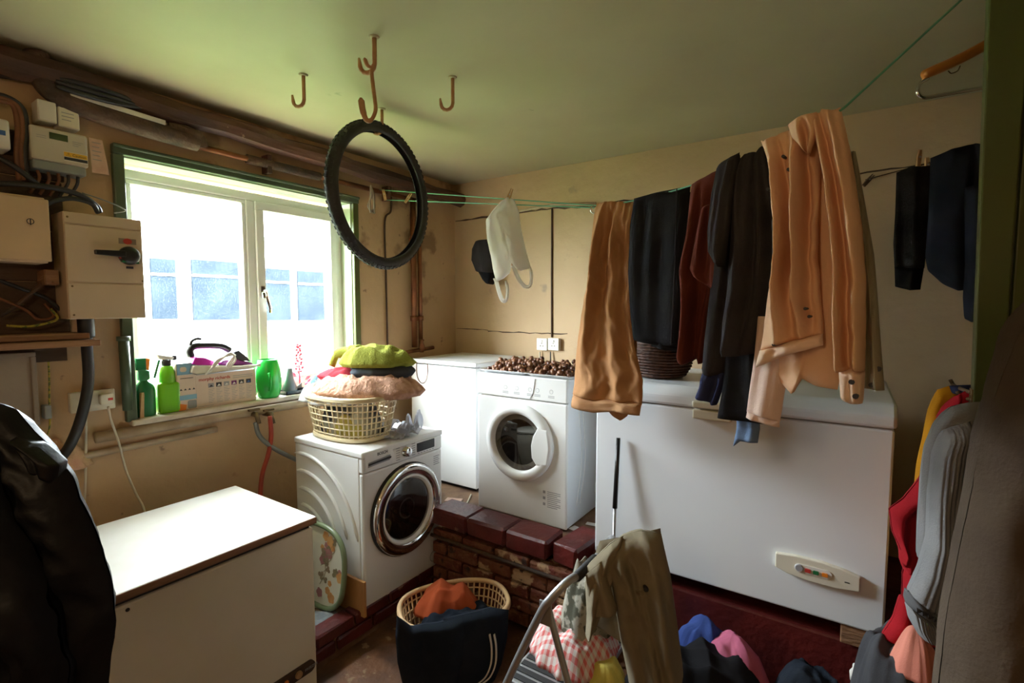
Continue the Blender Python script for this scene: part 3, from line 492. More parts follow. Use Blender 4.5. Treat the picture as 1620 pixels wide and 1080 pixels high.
# ================================================================== pipes and electrics on the window wall
def wallbox(x0, y0, x1, y1, xf):   # front face corners as seen, front plane xf -> (ya, yb, za, zb)
    p, q = atX(x0, y0, xf), atX(x1, y1, xf); return p[1], q[1], q[2], p[2]
pp = thing('lagged_pipe', (-2.74, .75, 2.60), 'fat brown lagged pipe bending down from the ceiling above the window', 'pipe')
MB().tube(spline([(-2.74, .655, 2.76), (-2.735, .66, 2.70), (-2.735, .69, 2.63), (-2.735, .78, 2.595), (-2.735, 1.0, 2.575), (-2.735, 1.24, 2.565)]), .042, 12).build('lagging', 'lag', pp, smooth=True)
MB().tube(spline([(-2.735, 1.12, 2.60), (-2.73, 1.18, 2.605), (-2.72, 1.24, 2.585), (-2.73, 1.26, 2.55)]), .030, 10).build('loose_wrap', 'lag', pp, smooth=True)
cpp = thing('copper_pipe', (-2.75, 2.1, 2.5), 'brown copper pipe running level from the lagging to the corner', 'pipe')
MB().tube([(-2.755, 1.22, 2.555), (-2.755, 1.75, 2.553), (-2.755, 2.80, 2.552)], .016, 10).build('tube', 'copper', cpp, smooth=True)
MB().tube([(-2.755, 1.50, 2.553), (-2.755, 1.95, 2.552)], .026, 10).build('sleeve', 'lag', cpp, smooth=True)
for y in (1.62, 2.05, 2.5): MB().box(WX, -2.735, y - .012, y + .012, 2.50, 2.60).build('bracket', 'beam', cpp)
for yy, r, lab, zb in ((2.815, .017, 'right hand copper pipe dropping down the wall near the corner', 1.40), (2.748, .022, 'thicker rusty brown pipe dropping down the wall near the corner', 1.44)):
    vp = thing('drop_pipe', (-2.76, yy, zb), lab, 'pipe', 'pipes in the corner')
    MB().tube([(-2.755, yy, 2.56), (-2.755, yy, zb)], r, 12).build('tube', 'copper', vp, smooth=True)
    for z in (2.25, 1.66): MB().tube([(-2.755, yy, z - .018), (-2.755, yy, z + .018)], r + .008, 12).build('collar', 'copper', vp, smooth=True)
tee = thing('tap_tee', (-2.74, 2.78, 1.40), 'copper tee and stop tap above the corner freezer', 'tap')
MB().tube([(-2.73, 2.62, 1.41), (-2.73, 2.93, 1.425)], .014, 10).build('cross_tube', 'copper', tee, smooth=True); MB(Matrix.Translation((-2.71, 2.78, 1.40))).lathe([(.016, 0), (.022, .05), (.012, .08), (.02, .09), (.02, .1)], 14).build('valve', 'copper', tee, smooth=True)
cn = thing('cable_drop', (-2.79, 2.5, 1.4), 'thin brown cable running down the plaster beside the window', 'cable')
MB().tube(spline([(-2.79, 2.56, 2.66), (-2.785, 2.56, 2.45), (-2.785, 2.50, 2.36), (-2.785, 2.50, 2.0), (-2.785, 2.505, 1.45)]), .007, 8).build('cable', 'board', cn, smooth=True)
hk = thing('rag_bundle', (-2.72, 2.32, 2.45), 'dusty grey knot of old string hanging from the copper pipe', 'string')
for i in range(5):
    q = i * 1.3; MB().tube(spline([(-2.73, 2.33, 2.57), (-2.72 + .012 * math.cos(q), 2.335 + .015 * math.sin(q), 2.50), (-2.72 + .02 * math.cos(q * 2), 2.33 + .03 * math.sin(q), 2.43), (-2.72, 2.33 + .02 * math.cos(q), 2.385)], 5), .006, 6).build('strand', 'greypanel', hk, smooth=True)
pv = thing('window_side_pipe', (-2.76, .90, 1.23), 'short greenish pipe standing upright at the left of the window', 'pipe')
p0, p1 = atX(195, 532, -2.76), atX(203, 655, -2.76)
MB().tube([tuple(p0), (-2.76, p1[1], p1[2] + .02)], .021, 12).build('tube', 'trimgreen', pv, smooth=True); MB().tube([(-2.76, p0[1], p0[2] - .02), tuple(p0)], .027, 12).build('cap', 'trimgreen', pv, smooth=True)
sp = thing('sill_pipe', (-2.77, 1.3, 1.15), 'cream painted pipe running level below the window sill', 'pipe')
MB().tube([(-2.772, .78, 1.165), (-2.772, 2.2, 1.155)], .026, 12).build('tube', 'wallpipe', sp, smooth=True)
sp2 = thing('lower_pipe', (-2.78, 1.2, 1.10), 'second painted pipe ledge on the wall just under the sill pipe', 'pipe')
MB().tube([(-2.785, .3, 1.045), (-2.785, .75, 1.09), (-2.785, 1.3, 1.095)], .016, 8).build('tube', 'wallpipe', sp2, smooth=True)
for nm, px_, m_, path, lab in (('grey_hose', 404, 'hose_grey', [(404, 668, -2.71), (411, 690, -2.70), (432, 708, -2.68), (458, 722, -2.66), (480, 732, -2.66)], 'grey ribbed hose curling from the tap to the washing machine'), ('red_hose', 427, 'hose_red', [(427, 658, -2.70), (429, 690, -2.69), (424, 720, -2.68), (415, 750, -2.68), (412, 785, -2.69), (414, 830, -2.7)], 'red rubber hose hanging straight down from the second tap')):
    h = thing(nm, tuple(atX(px_, 760, -2.7)), lab, 'hose'); MB().tube(spline([tuple(atX(a, b_, c)) for a, b_, c in path]), .0125, 10).build('tube', m_, h, smooth=True)
    t0 = atX(px_ - 2, 655, -2.74); MB().tube([(-2.79, t0[1], t0[2]), (-2.71, t0[1], t0[2])], .014, 10).build('tap_body', 'brass', h, smooth=True); MB().tube([(-2.72, t0[1], t0[2] + .012), (-2.70, t0[1] + .004, t0[2] - .05)], .012, 10).build('coupling', 'brass', h, smooth=True); MB().box(-2.75, -2.73, t0[1] - .03, t0[1] + .03, t0[2] + .02, t0[2] + .03).build('tap_lever', 'brass', h)
# back board, electricity boxes
bbd = thing('backboard', (-2.79, .45, 1.62), 'dark brown wooden board behind the fuse boxes', 'board')
for k, (z0, z1) in enumerate(((1.64, 1.85), (1.855, 2.06), (2.065, 2.27), (2.275, 2.45))): MB().box(WX + .001, WX + .018, .15, .72 + .01 * (k % 2), z0, z1).build('plank', 'board', bbd, bevel=.004)
sh = thing('wall_shelf', (-2.72, .5, 1.58), 'rough brown plank shelf below the fuse boxes on the left wall', 'shelf')
MB().box(WX, -2.64, .1, .745, 1.615, 1.64).build('plank', 'plank', sh, bevel=.004); MB().box(WX, -2.62, .1, .775, 1.585, 1.612).build('plank', 'plank', sh, bevel=.004); MB().box(WX, WX + .03, .1, .70, 1.52, 1.585).build('batten', 'board', sh)
# meter
ya, yb, za, zb = wallbox(46, 195, 141, 266, -2.70)
me_ = thing('electricity_meter', (-2.75, (ya + yb) / 2, za), 'white electricity meter with green display and yellow caution sticker', 'meter')
MB().box(WX, -2.70, ya, yb, za, zb).build('case', 'meter', me_, bevel=.008); MB().box(WX, -2.705, ya + .004, yb - .008, za - .036, za).build('terminal_cover', 'metergrey', me_, bevel=.006)
MF = lambda u, v: faceX(-2.6995, ya + (yb - ya) * u, za + (zb - za) * v)
MB(MF(.32, .68)).box(0, .058, 0, .026, 0, .001).build('display', 'lcd', me_); st_ = MB(MF(.55, .10)).box(0, .078, 0, .038, 0, .0006).build('sticker', 'whitep', me_)
MB(MF(.55, .10)).box(.001, .077, .018, .036, .0006, .001).build('sticker_band', 'yellow', st_); MB(MF(.55, .10)).box(.001, .077, .004, .016, .0006, .001).build('sticker_band', 'darkp', st_); text('\u26a0 Caution', .014, MF(.55, .10) @ Matrix.Translation((.006, .022, .0012)), 'darkp', st_)
b = MB()
for k in range(3): b.box(0, .035 - .008 * k, 0, .002, 0, .0005, MF(.72, .72 - .06 * k))
for k in range(2): b.box(0, .03, 0, .002, 0, .0005, MF(.1, .72 - .06 * k))
b.build('print', 'greyp', me_)['kind'] = 'stuff'
for k in range(5): MB().tube(spline([(-2.74, ya + .025 + k * .032, za - .036), (-2.745, ya + .03 + k * .03, za - .07), (-2.75, ya + .0 + k * .03, za - .13)], 4), .006, 7).build('tail_cable', 'cablebrn' if k < 3 else 'cableblk', me_, smooth=True)
for x0, y0, x1, y1, dep, lab, nm in ((58, 155, 91, 196, -2.72, 'small blank white box above the electricity meter', 'junction_box'), (91, 167, 127, 207, -2.725, 'small white isolator box with print beside the blank box', 'isolator_box')):
    a1, b1, c1, d1 = wallbox(x0, y0, x1, y1, dep); o = thing(nm, (-2.76, (a1 + b1) / 2, c1), lab, 'box'); MB().box(WX, dep, a1, b1, c1, d1).build('case', 'whitep', o, bevel=.005)
    MB().box(dep, dep + .003, a1 + .004, b1 - .004, c1 + .004, d1 - .004).build('cover', 'ivory' if nm[0] == 'i' else 'whitep', o)
    if nm[0] == 'i':
        b = MB()
        for k in range(3): b.box(.01, .05 - .01 * (k == 2), 0, .003, 0, .0006, faceX(dep + .0032, a1, d1 - .025 - k * .014))
        b.build('print', 'greyp', o)['kind'] = 'stuff'
a1, b1, c1, d1 = wallbox(141, 217, 170, 277, -2.745); o = thing('paper_tag', (-2.75, a1, c1), 'pink and white paper tag tucked beside the electricity meter', 'paper')
MB().add([(-2.75, a1, d1), (-2.745, b1 - .012, d1 - .002), (-2.74, b1 + .006, c1), (-2.745, a1 + .004, c1)], [(0, 1, 2, 3)]).build('sheet', 'pinkp', o, solid=.001)
b = MB()
for k in range(5): b.box(.004, .035 - .006 * (k % 2), 0, .003, 0, .0005, faceX(-2.7435, a1 + .004, d1 - .02 - k * .018))
b.build('print', 'greyp', o)['kind'] = 'stuff'
a1, b1, c1, d1 = wallbox(-40, 178, 18, 238, -2.68); o = thing('time_switch', (-2.74, (a1 + b1) / 2, c1), 'white switch box with blue mark at the left picture edge', 'box')
MB().box(WX, -2.68, a1, b1, c1, d1).build('case', 'whitep', o, bevel=.008); MB(faceX(-2.6795, b1 - .035, (c1 + d1) / 2 - .005)).box(0, .022, 0, .018, 0, .001).build('mark', 'bluep', o)
# peach fuse box
a1, b1, c1, d1 = wallbox(-60, 298, 83, 414, -2.63); o = thing('fuse_box', (-2.71, (a1 + b1) / 2, c1), 'peach coloured metal fuse box with circular emblem on its door', 'fuse box')
MB().box(WX, -2.645, a1, b1 - .008, c1 - .006, d1 + .008).build('case', 'peachcase', o, bevel=.004); d_ = MB().box(-2.645, -2.63, a1, b1, c1, d1).build('door', 'peachcase', o, bevel=.004)
e_ = atX(48, 350, -2.63); E_ = faceX(-2.63, e_[1], e_[2]); em = MB(E_); em.tube([(.010 * math.cos(R(q * 15)), .010 * math.sin(R(q * 15)), .001) for q in range(24)], .0014, 6, closed=True); em.box(-.0015, .0015, -.014, .010, 0, .002); em.build('emblem', 'darkp', d_)
# isolator with handle
sw = thing('switch_disconnector', (-2.72, .86, 1.69), 'beige metal isolator box with big black lever handle beside the window', 'switch box')
xf = -2.63; a1, b1, c1, d1 = wallbox(99, 333, 232, 503, xf); h_ = d1 - c1
MB().box(WX, xf - .006, a1, b1, c1, d1).build('case', 'beige', sw, bevel=.004)
for z0, z1, nm in ((0, .345, 'lower_cover'), (.352, .885, 'door'), (.892, 1, 'upper_cover')): pnl = MB().box(xf - .006, xf, a1 + .002, b1 - .002, c1 + z0 * h_ + .001, c1 + z1 * h_ - .001).build(nm, 'beige', sw, bevel=.003)
for u, v in ((.06, .04), (.06, .31), (.05, .95), (.97, .38)): MB(faceX(xf, a1 + (b1 - a1) * u, c1 + h_ * v)).lathe([(.004, 0), (.003, .0015)], 10).build('screw', 'brass', sw)
hp = atX(208, 404, xf + .03); HF = faceX(xf, hp[1], hp[2])
hdl = MB(HF).lathe([(.040, 0), (.040, .012), (.034, .03), (.02, .036)], 28).build('handle', 'black', sw, smooth=True)
MB(HF).prism([(-.128, -.005), (-.128, .014), (-.02, .018), (-.02, -.010)], .018, .038).build('lever', 'black', hdl, bevel=.004); MB(HF).prism([(-.035, -.03), (.03, -.034), (.026, -.024), (-.03, -.022)], .012, .026).build('on_mark', 'greenb', hdl); MB(HF).box(-.04, -.028, -.016, -.010, .012, .022).build('off_mark', 'redp', hdl); MB(HF).box(-.012, .014, -.056, -.046, 0, .004).build('padlock_tab', 'darkp', hdl)
BF = faceX(xf, hp[1] - .002, hp[2] + .062); bd = MB(BF).box(-.032, .032, -.012, .012, 0, .001).build('badge', 'greypanel', sw); MB(BF).lathe([(.016, .001), (.016, .002)], 20, cap=True, ax=1, ay=.8).build('badge_disc', 'redp', bd)
o = thing('small_brown_box', (-2.72, .67, 1.86), 'small brown junction box between the fuse box and the isolator', 'box'); a1, b1, c1, d1 = wallbox(70, 426, 95, 451, -2.68); MB().box(WX, -2.685, a1, b1, c1, d1).build('case', 'plank', o, bevel=.004); MB().box(-2.685, -2.678, a1 + .003, b1 - .003, c1 + .003, d1 - .003).build('lid', 'plank', o); MB(faceX(-2.678, (a1 + b1) / 2, c1 + .012)).lathe([(.003, 0), (.002, .001)], 8).build('screw', 'chrome', o)
# cables
def cable(name, lab, pts, r, m_, cat='cable', group=None):
    o = MB().tube(spline([tuple(atX(*p)) for p in pts], 7), r, 8).build(name, m_, smooth=True); return tag(o, lab, cat, group)
cable('thick_cable', 'thick black cable curving down from the isolator to the wall foam', [(137, 500, -2.69), (137, 540, -2.70), (140, 600, -2.70), (130, 655, -2.71), (113, 700, -2.73), (92, 730, -2.77)], .021, 'cableblk')
MB_ = cable('cable_gland', 'black cable boot under the isolator box', [(135, 502, -2.69), (136, 515, -2.69), (137, 532, -2.70)], .030, 'cableblk', 'cable boot')
cable('black_cable', 'black cable sweeping over the top of the isolator box', [(-10, 290, -2.66), (40, 292, -2.66), (90, 298, -2.66), (130, 310, -2.67), (152, 325, -2.69), (158, 336, -2.70)], .011, 'cableblk')
cable('black_cable', 'black cable looping low above the fuse box into the isolator', [(60, 330, -2.68), (85, 318, -2.66), (115, 314, -2.66), (145, 322, -2.67), (155, 336, -2.70)], .010, 'cableblk')
cable('black_cable', 'black cable sloping down between meter tails and fuse box', [(-10, 245, -2.67), (20, 262, -2.66), (45, 280, -2.66), (62, 294, -2.68)], .010, 'cableblk')
cable('thin_wire', 'thin grey wire curling out towards the window corner', [(130, 305, -2.70), (160, 315, -2.70), (185, 325, -2.71), (198, 333, -2.73), (180, 337, -2.74)], .003, 'hose_grey')
for k, (dx, m_) in enumerate(((0, 'cablebrn'), (7, 'cablebrn'), (13, 'cableblk'))):
    cable('meter_cable', ('innermost', 'middle', 'outermost')[k] + ' of three cables arching beside the white switch box', [(-20, 155 + 6 - dx * .6, -2.72), (5, 152 + 8 - dx * .7, -2.72), (22 + dx, 170, -2.72), (28 + dx * 1.1, 205, -2.72), (26 + dx, 240, -2.72), (30 + dx, 285, -2.73)], .009, m_, 'cable', 'meter cables')
for k, (ya_, yb_, r_) in enumerate(((108, 104, .014), (118, 122, .011))): cable('ceiling_cable', ('upper', 'lower')[k] + ' dark cable running from the left edge to the pipe bend', [(-20, ya_ - 2, -2.76), (20, yb_, -2.76), (50, yb_ + 5, -2.77), (64, yb_ + 8, -2.78)], r_, 'lag', 'cable', 'dark cables at the top left')
for k in range(3): cable('hanging_cable', ('top', 'middle', 'bottom')[k] + ' strand of black cable slung along the brown pipe', [(88, 122 + k * 7, -2.70), (130, 133 + k * 8, -2.69), (180, 148 + k * 7, -2.69), (222, 164 + k * 3, -2.71)], .011, 'cableblk', 'cable', 'black cables on the pipe')
o = MB(); p, q = atX(110, 147, -2.70), atX(262, 194, -2.70); o.box(-2.705, -2.697, p[1], q[1], -.012, .010, Matrix.Translation((0, 0, (p[2] + q[2]) / 2)))
o = o.build('trunking_strip', 'whitep', bevel=.003); tag(o, 'pale plastic trunking strip lying along the lagged pipe', 'strip'); o.rotation_euler = (math.atan2(q[2] - p[2], q[1] - p[1]), 0, 0)
for k, pts in enumerate(([(-10, 440, -2.74), (30, 455, -2.73), (70, 470, -2.74), (95, 490, -2.75)], [(0, 500, -2.72), (30, 480, -2.73), (60, 455, -2.73), (85, 440, -2.74)], [(-5, 470, -2.73), (40, 490, -2.72), (60, 505, -2.72), (85, 500, -2.73), (70, 480, -2.74)], [(10, 515, -2.72), (50, 516, -2.71), (90, 505, -2.72), (80, 488, -2.73)])):
    cable('loose_wire', ('dark wire sagging under the fuse box', 'dark wire slanting up towards the small brown box', 'brown wire coiled on the plank shelf', 'green and yellow earth wire lying on the plank shelf')[k], pts, .008 if k < 2 else .005, ('cableblk', 'lag', 'cablebrn', 'earth')[k])
a1, b1, c1, d1 = wallbox(-40, 562, 64, 672, -2.755); o = thing('cover_panel', (-2.78, .5, c1), 'dusty grey framed cover panel low on the left wall', 'panel'); MB().box(WX, -2.765, a1, b1, c1, d1).build('panel', 'greypanel', o); b = MB(); ring4(b, a1, b1, c1, d1, .018, WX, -2.752); b.build('frame', 'greypanel', o, bevel=.004)
cable('earth_wire', 'green yellow earth wire dropping to the terminal clamp', [(76, 556, -2.775), (78, 600, -2.775), (78, 640, -2.77), (79, 665, -2.765), (76, 685, -2.765), (65, 692, -2.77), (48, 682, -2.775)], .0035, 'earth')
a1, b1, c1, d1 = wallbox(70, 642, 83, 662, -2.75); tag(MB().box(WX, -2.75, a1, b1, c1, d1).build('earth_clamp', 'metergrey', bevel=.004), 'grey earth clamp on the wire beside the cover panel', 'clamp')
def socket(loc_face, w, h, name, lab, gangs=2):
    o = thing(name, tuple(loc_face.translation), lab, 'socket'); MB(loc_face).prism(rrect(-w / 2, w / 2, -h / 2, h / 2, .006), 0, .028).build('back_box', 'whitep', o, bevel=.002); MB(loc_face).prism(rrect(-w / 2 - .002, w / 2 + .002, -h / 2 - .002, h / 2 + .002, .006), .028, .038).build('face_plate', 'ivory', o, bevel=.003)
    for g in range(gangs):
        u = (-w / 4 + g * w / 2) if gangs == 2 else 0
        MB(loc_face).box(u - .006, u + .006, h * .18, h * .36, .038, .043).build('switch', 'whitep', o)
        for s, (dx, dy) in enumerate(((0, .008), (-.011, -.012), (.011, -.012))): MB(loc_face).box(u + dx - .003, u + dx + .003, dy - .004, dy + .004, .0378, .0384).build('pin_hole', 'gap', o)
    return o
a1, b1, c1, d1 = wallbox(111, 616, 183, 651, -2.76); SF = faceX(WX, (a1 + b1) / 2, (c1 + d1) / 2); socket(SF, b1 - a1, .086, 'double_socket', 'double white wall socket under the isolator with one plug in it')
PF2 = SF @ Matrix.Translation((.042, .004, .039)); o = thing('mains_plug', tuple(PF2.translation), 'cream mains plug with red mark in the double socket', 'plug'); MB(PF2).prism(rrect(-.025, .025, -.025, .025, .01), 0, .028).build('body', 'ivory', o, bevel=.005); MB(PF2).box(.002, .02, -.006, .005, .028, .0288).build('mark', 'redp', o)
cable('white_flex', 'cream flex running from the plug down behind the freezer', [(171, 643, -2.72), (176, 665, -2.73), (188, 700, -2.75), (200, 745, -2.75), (215, 780, -2.74), (228, 806, -2.70), (236, 850, -2.66)], .005, 'cablewht')
cable('white_flex', 'cream flex hanging straight down below the socket', [(136, 655, -2.78), (136, 700, -2.78), (135, 760, -2.78), (132, 830, -2.77), (131, 900, -2.75)], .005, 'cablewht')
fo = tag(heap('foam_lump', tuple(atX(105, 742, -2.79)), .05, .09, .09, 0, 4, 'foam', amp=.02), 'lump of pinkish expanding foam where the thick cable enters the wall', 'foam'); fo2 = tag(heap('foam_lump', tuple(atX(84, 722, -2.79)), .045, .07, .06, 0, 7, 'foam', amp=.02), 'yellowish foam lump above the pink one on the left wall', 'foam')
# back wall sockets, cables
for i, x in enumerate((861, 879)): p = atY(x, 544, YB); socket(faceY(p[0], YB, p[2]), .088, .088, 'wall_socket', ('left', 'right')[i] + ' of two single white sockets on the back wall', 1)
p = atY(874, 330, YB); o = MB().tube([(p[0], YB - .008, p[2]), (p[0], YB - .008, 2.0), (p[0] + .004, YB - .008, 1.52)], .006, 8).build('wall_cable', 'lag', smooth=True); tag(o, 'dark cable clipped down the back wall to the sockets', 'cable')
for i, x in enumerate((856, 873)): p = atY(x, 556, YB); tag(MB().tube(spline([(p[0], YB - .02, p[2]), (p[0] + .005, YB - .03, p[2] - .12), (p[0], YB - .03, p[2] - .35)]), .005, 8).build('flex', ('cablewht', 'cableblk')[i], smooth=True), ('thin pale flex dropping from the left single socket', 'black flex dropping from the right single socket')[i], 'cable')
o = MB(); o.tube([(-2.35, YB - .012, 2.475), (-1.85, YB - .012, 2.497), (-1.5, YB - .012, 2.47)], .010, 8); tag(o.build('wall_conduit', 'wallpipe', smooth=True), 'painted conduit crossing the back wall high above the sockets', 'pipe')
# ================================================================== hooks, tyre, washing lines
def hook(px_, py, ln, lab, sc=1.0, ang=200):
    p = atZ(px_, py, CE); o = thing('ceiling_hook', tuple(p), lab, 'hook', 'hooks in the ceiling'); ca, sa = math.cos(R(ang)), math.sin(R(ang)); r = .028 * sc
    P = [(0, CE), (0, CE - ln * .5), (0, CE - ln + r)] + [(r - r * math.cos(R(q)), CE - ln + r - r * math.sin(R(q))) for q in (30, 60, 90, 120, 150, 175)] + [(2 * r + .004, CE - ln + r * 1.9)]
    MB().tube([(p[0] + d * ca, p[1] + d * sa, z) for d, z in P], [.008 * sc] * (len(P) - 2) + [.008 * sc, .004 * sc], 10).build('shank', 'hook', o, smooth=True)
    MB(Matrix.Translation((p[0], p[1], CE - .006))).lathe([(.02, .006), (.014, 0)], 14).build('boss', 'ceil', o, smooth=True); return p
hook(480, 118, .135, 'small rusty J hook in the ceiling nearest the window'); hook(716, 122, .14, 'small rusty J hook in the ceiling right of the big hook'); hp1 = hook(592, 58, .13, 'ceiling hook that carries the long S hook', 1.1)
hp2 = hook(604, 172, .125, 'ceiling hook from which the bicycle tyre hangs')
o = thing('meat_hook', (hp1[0], hp1[1], 2.3), 'long rusty S shaped hook hanging from the ceiling hook', 'hook')
kd = (hp1 - O) @ fw
P = [tuple(atD(x, y, kd - .03)) for x, y in ((577, 92), (581, 103), (588, 107), (591, 103), (588, 112), (590, 135), (593, 158), (594, 175), (588, 189), (580, 190), (574, 175), (571, 155))]
MB().tube(spline(P, 5), [.004] + [.0085] * 40 + [.010] * 8 + [.012] * 6 + [.005], 10, flat=.8).build('rod', 'hook', o, smooth=True)
# bicycle tyre
TR, tr_ = .375, .028; ty = thing('bicycle_tyre', (hp2[0], hp2[1], 2.665 - 2 * TR), 'black knobbly bicycle tyre hanging from a ceiling hook in front of the window', 'tyre'); tcx = np.array([hp2[0] - .02, hp2[1] + .01, 2.672 - TR + .03]); tfr = frame(tuple(tcx), (math.cos(R(97)), math.sin(R(97)), 0), (0, 0, 1), (math.sin(R(97)), -math.cos(R(97)), 0))
b = MB(tfr)
def tyr(u, v):
    q = 2 * math.pi * u; a = R(40) + v * R(280); rr = TR - .03 + .03 * math.cos(a - math.pi + math.pi * 0) * -1; w = .031 * math.sin(a); return (rr * math.cos(q), rr * math.sin(q) * 1.0, w)
b.grid(lambda u, v: ((TR - .030 - .030 * math.cos(R(35) + v * R(290))) * math.cos(2 * math.pi * u), (TR - .030 - .030 * math.cos(R(35) + v * R(290))) * math.sin(2 * math.pi * u), .030 * math.sin(R(35) + v * R(290))), 72, 12)
b.build('casing', 'tyre', ty, smooth=True, solid=.003, weld=True)
b = MB(tfr)
for i in range(76):
    q = 2 * math.pi * i / 76
    for w in (-.020, 0, .020):
        rr = TR - .030 + math.sqrt(.030 ** 2 - w * w); A = Matrix.Rotation(q + (.02 if w == 0 else 0), 4, 'Z') @ Matrix.Translation((rr, 0, w)) @ Matrix.Rotation(-math.asin(w / .031), 4, 'Y'); b.box(-.003, .005, -.008, .008, -.006, .006, tfr @ A)
b.build('tread_knobs', 'tyre', ty)['kind'] = 'stuff'
# lines
LW = np.array([-2.72, 2.40, 2.553]); RG = atD(940, 325, 2.35); RG[2] = 2.224; LR = atD(1335, 171, 1.25); LE = atZ(1640, -110, CE)
def anchor(px_): t = (px_ - 940) / 395; return 1 / (1 / 2.35 + t * (1 / 1.25 - 1 / 2.35))
o = thing('clothes_line', tuple(LW), 'upper green clothes line stretched from the window wall to the small ring', 'clothes line', 'green washing lines'); MB().tube([tuple(LW), tuple(RG)], .003, 6).build('cord', 'line', o)
o = thing('clothes_line', tuple(LW + np.array([0, .05, -.05])), 'lower green clothes line just under the upper one', 'clothes line', 'green washing lines'); MB().tube([tuple(LW + np.array([0, .05, -.06])), tuple(RG - np.array([0, 0, .01]))], .003, 6).build('cord', 'line', o)
GP = [tuple(atD(x, y, anchor(x))) for x, y in ((975, 323), (1045, 308), (1110, 288), (1180, 256), (1230, 226), (1300, 194))]
o = thing('clothes_line', tuple(RG), 'green cord carrying the hung clothes up to the ceiling over the doorway', 'clothes line', 'green washing lines'); MB().tube([tuple(RG)] + GP + [tuple(LR), tuple(LE)], .003, 6).build('cord', 'line', o)
rgo = MB(); rgo.tube([(RG[0] + .018 * math.cos(q * .5), RG[1], RG[2] - .018 + .018 * math.sin(q * .5)) for q in range(13)], .003, 6, closed=True); tag(rgo.build('steel_ring', 'chrome', smooth=True), 'small steel ring where the green lines meet', 'ring')
def peg(px_, py, k, ang, lab, m_='peg', ln=.075):
    p = atD(px_, py, k); A = Matrix.Translation(Vector(p)) @ Matrix.Rotation(YAW, 4, 'Z') @ Matrix.Rotation(R(ang), 4, 'Y'); o = thing('clothes_peg', tuple(p), lab, 'peg', 'wooden clothes pegs')
    for s in (-1, 1): MB(A).add([(s * .001, -.005, -ln * .5), (s * .008, -.005, -ln * .5), (s * .010, -.005, 0), (s * .006, -.005, ln * .5), (s * .004, -.005, ln * .5), (s * .001, -.005, 0)] + [(s * .001, .005, -ln * .5), (s * .008, .005, -ln * .5), (s * .010, .005, 0), (s * .006, .005, ln * .5), (s * .004, .005, ln * .5), (s * .001, .005, 0)], [(0, 1, 2, 5), (2, 3, 4, 5), (6, 11, 8, 7), (8, 11, 10, 9)] + [(i, 6 + i, 6 + (i + 1) % 6, (i + 1) % 6) for i in range(6)]).build('prong', m_, o)
    MB(A).tube([(0, -.008, .004), (0, .008, .004)], .004, 8).build('spring', 'alu', o)
def dl(px_): return 1 / (1 / 3.40 + (px_ - 605) / 335 * (1 / 2.35 - 1 / 3.40))
peg(608, 308, dl(607), -12, 'pale peg on the green line inside the tyre ring'); peg(646, 313, dl(646), 35, 'small peg seen at the right edge inside the tyre'); peg(806, 309, dl(806) - .03, 22, 'wooden peg gripping the white plastic bag'); peg(1374, 285, 2.62, 40, 'dark peg alone on the wall wire beside the peach shirt', 'pegdark'); peg(1454, 250, 2.3, 5, 'wooden peg holding the dark lace garment'); peg(1467, 262, 2.34, -8, 'second wooden peg half hidden behind the lace garment peg')
w0, w1 = atZ(1340, 292, 2.42), atZ(1640, 212, 2.42); o = MB().tube([(w0[0], w0[1], w0[2]), (w1[0], w1[1], w1[2])], .0025, 6).build('wall_wire', 'board'); tag(o, 'dark wire strung along the back wall beside the green post', 'wire')
# wooden hanger at the top right
kh = 1.88; o = thing('coat_hanger', tuple(atD(1540, 150, kh)), 'orange wooden coat hanger with metal trouser bar high at the right', 'hanger')
A_, B_ = atD(1462, 118, kh), atD(1572, 64, kh); n_ = Vector((0, 0, 1)); dv = Vector(B_ - A_).normalized(); sd = dv.cross(Vector(fw)).normalized()
b = MB(); q = [Vector(A_) + dv * (i / 8 * Vector(B_ - A_).length) + sd * (-.006 * math.sin(i / 8 * math.pi)) for i in range(9)]; b.tube([tuple(v) for v in q], [.016] + [.019] * 7 + [.018], 10); b.build('shoulder', mat('orange_varnished_wood', (.62, .25, .045), (.52, .19, .03), .4, 6), o, smooth=True)
P = [(1468, 124), (1455, 132), (1452, 146), (1462, 154), (1490, 150), (1530, 143), (1560, 138), (1582, 134)]; MB().tube(spline([tuple(atD(x, y, kh)) for x, y in P], 6), .007, 8).build('trouser_bar', 'chrome', o, smooth=True)
P = [(1570, 66), (1582, 70), (1592, 66), (1588, 58)]; MB().tube(spline([tuple(atD(x, y, kh)) for x, y in P], 6), .004, 8).build('hook', 'chrome', o, smooth=True); MB().tube(spline([tuple(atD(x, y, kh - .02)) for x, y in ((1500, 112), (1505, 116), (1515, 112), (1519, 104))], 5), .002, 6).build('loop', 'brass', o)
# ================================================================== clothes on the line
def gpl(px_, head=-16, dk=0): return vplane(px_, 400, anchor(px_) + dk, head)
tt = thing('tan_trousers', tuple(atD(960, 650, anchor(975))), 'tan cotton trousers folded over the line above the dryer', 'trousers', 'clothes on the line'); g = gpl(975, -8)
cloth('back_leg', g, [(950, 325), (940, 420), (930, 560), (932, 645)], [(1003, 322), (1000, 420), (1000, 560), (985, 660)], None, [(932, 645), (955, 652), (975, 667), (985, 660)], 'tan', tt, .03, 5, .014, 31, off=-.045)
cloth('front_leg', g, [(945, 322), (936, 400), (926, 480), (916, 560), (909, 622)], [(1005, 320), (1000, 400), (998, 480), (1004, 545), (1018, 600), (1016, 640)], [(945, 322), (970, 319), (1005, 320)], [(909, 622), (945, 632), (980, 634), (1016, 640)], 'tan', tt, .045, 6, .022, 8, fold=[(.22, .05, 1.0, -.1, 0), (.36, .05, -1.1, -.35, 0), (.62, .09, .9, .1, .1), (.85, .04, -.5, 0, .1)], wr=.9, nu=50, nv=90)
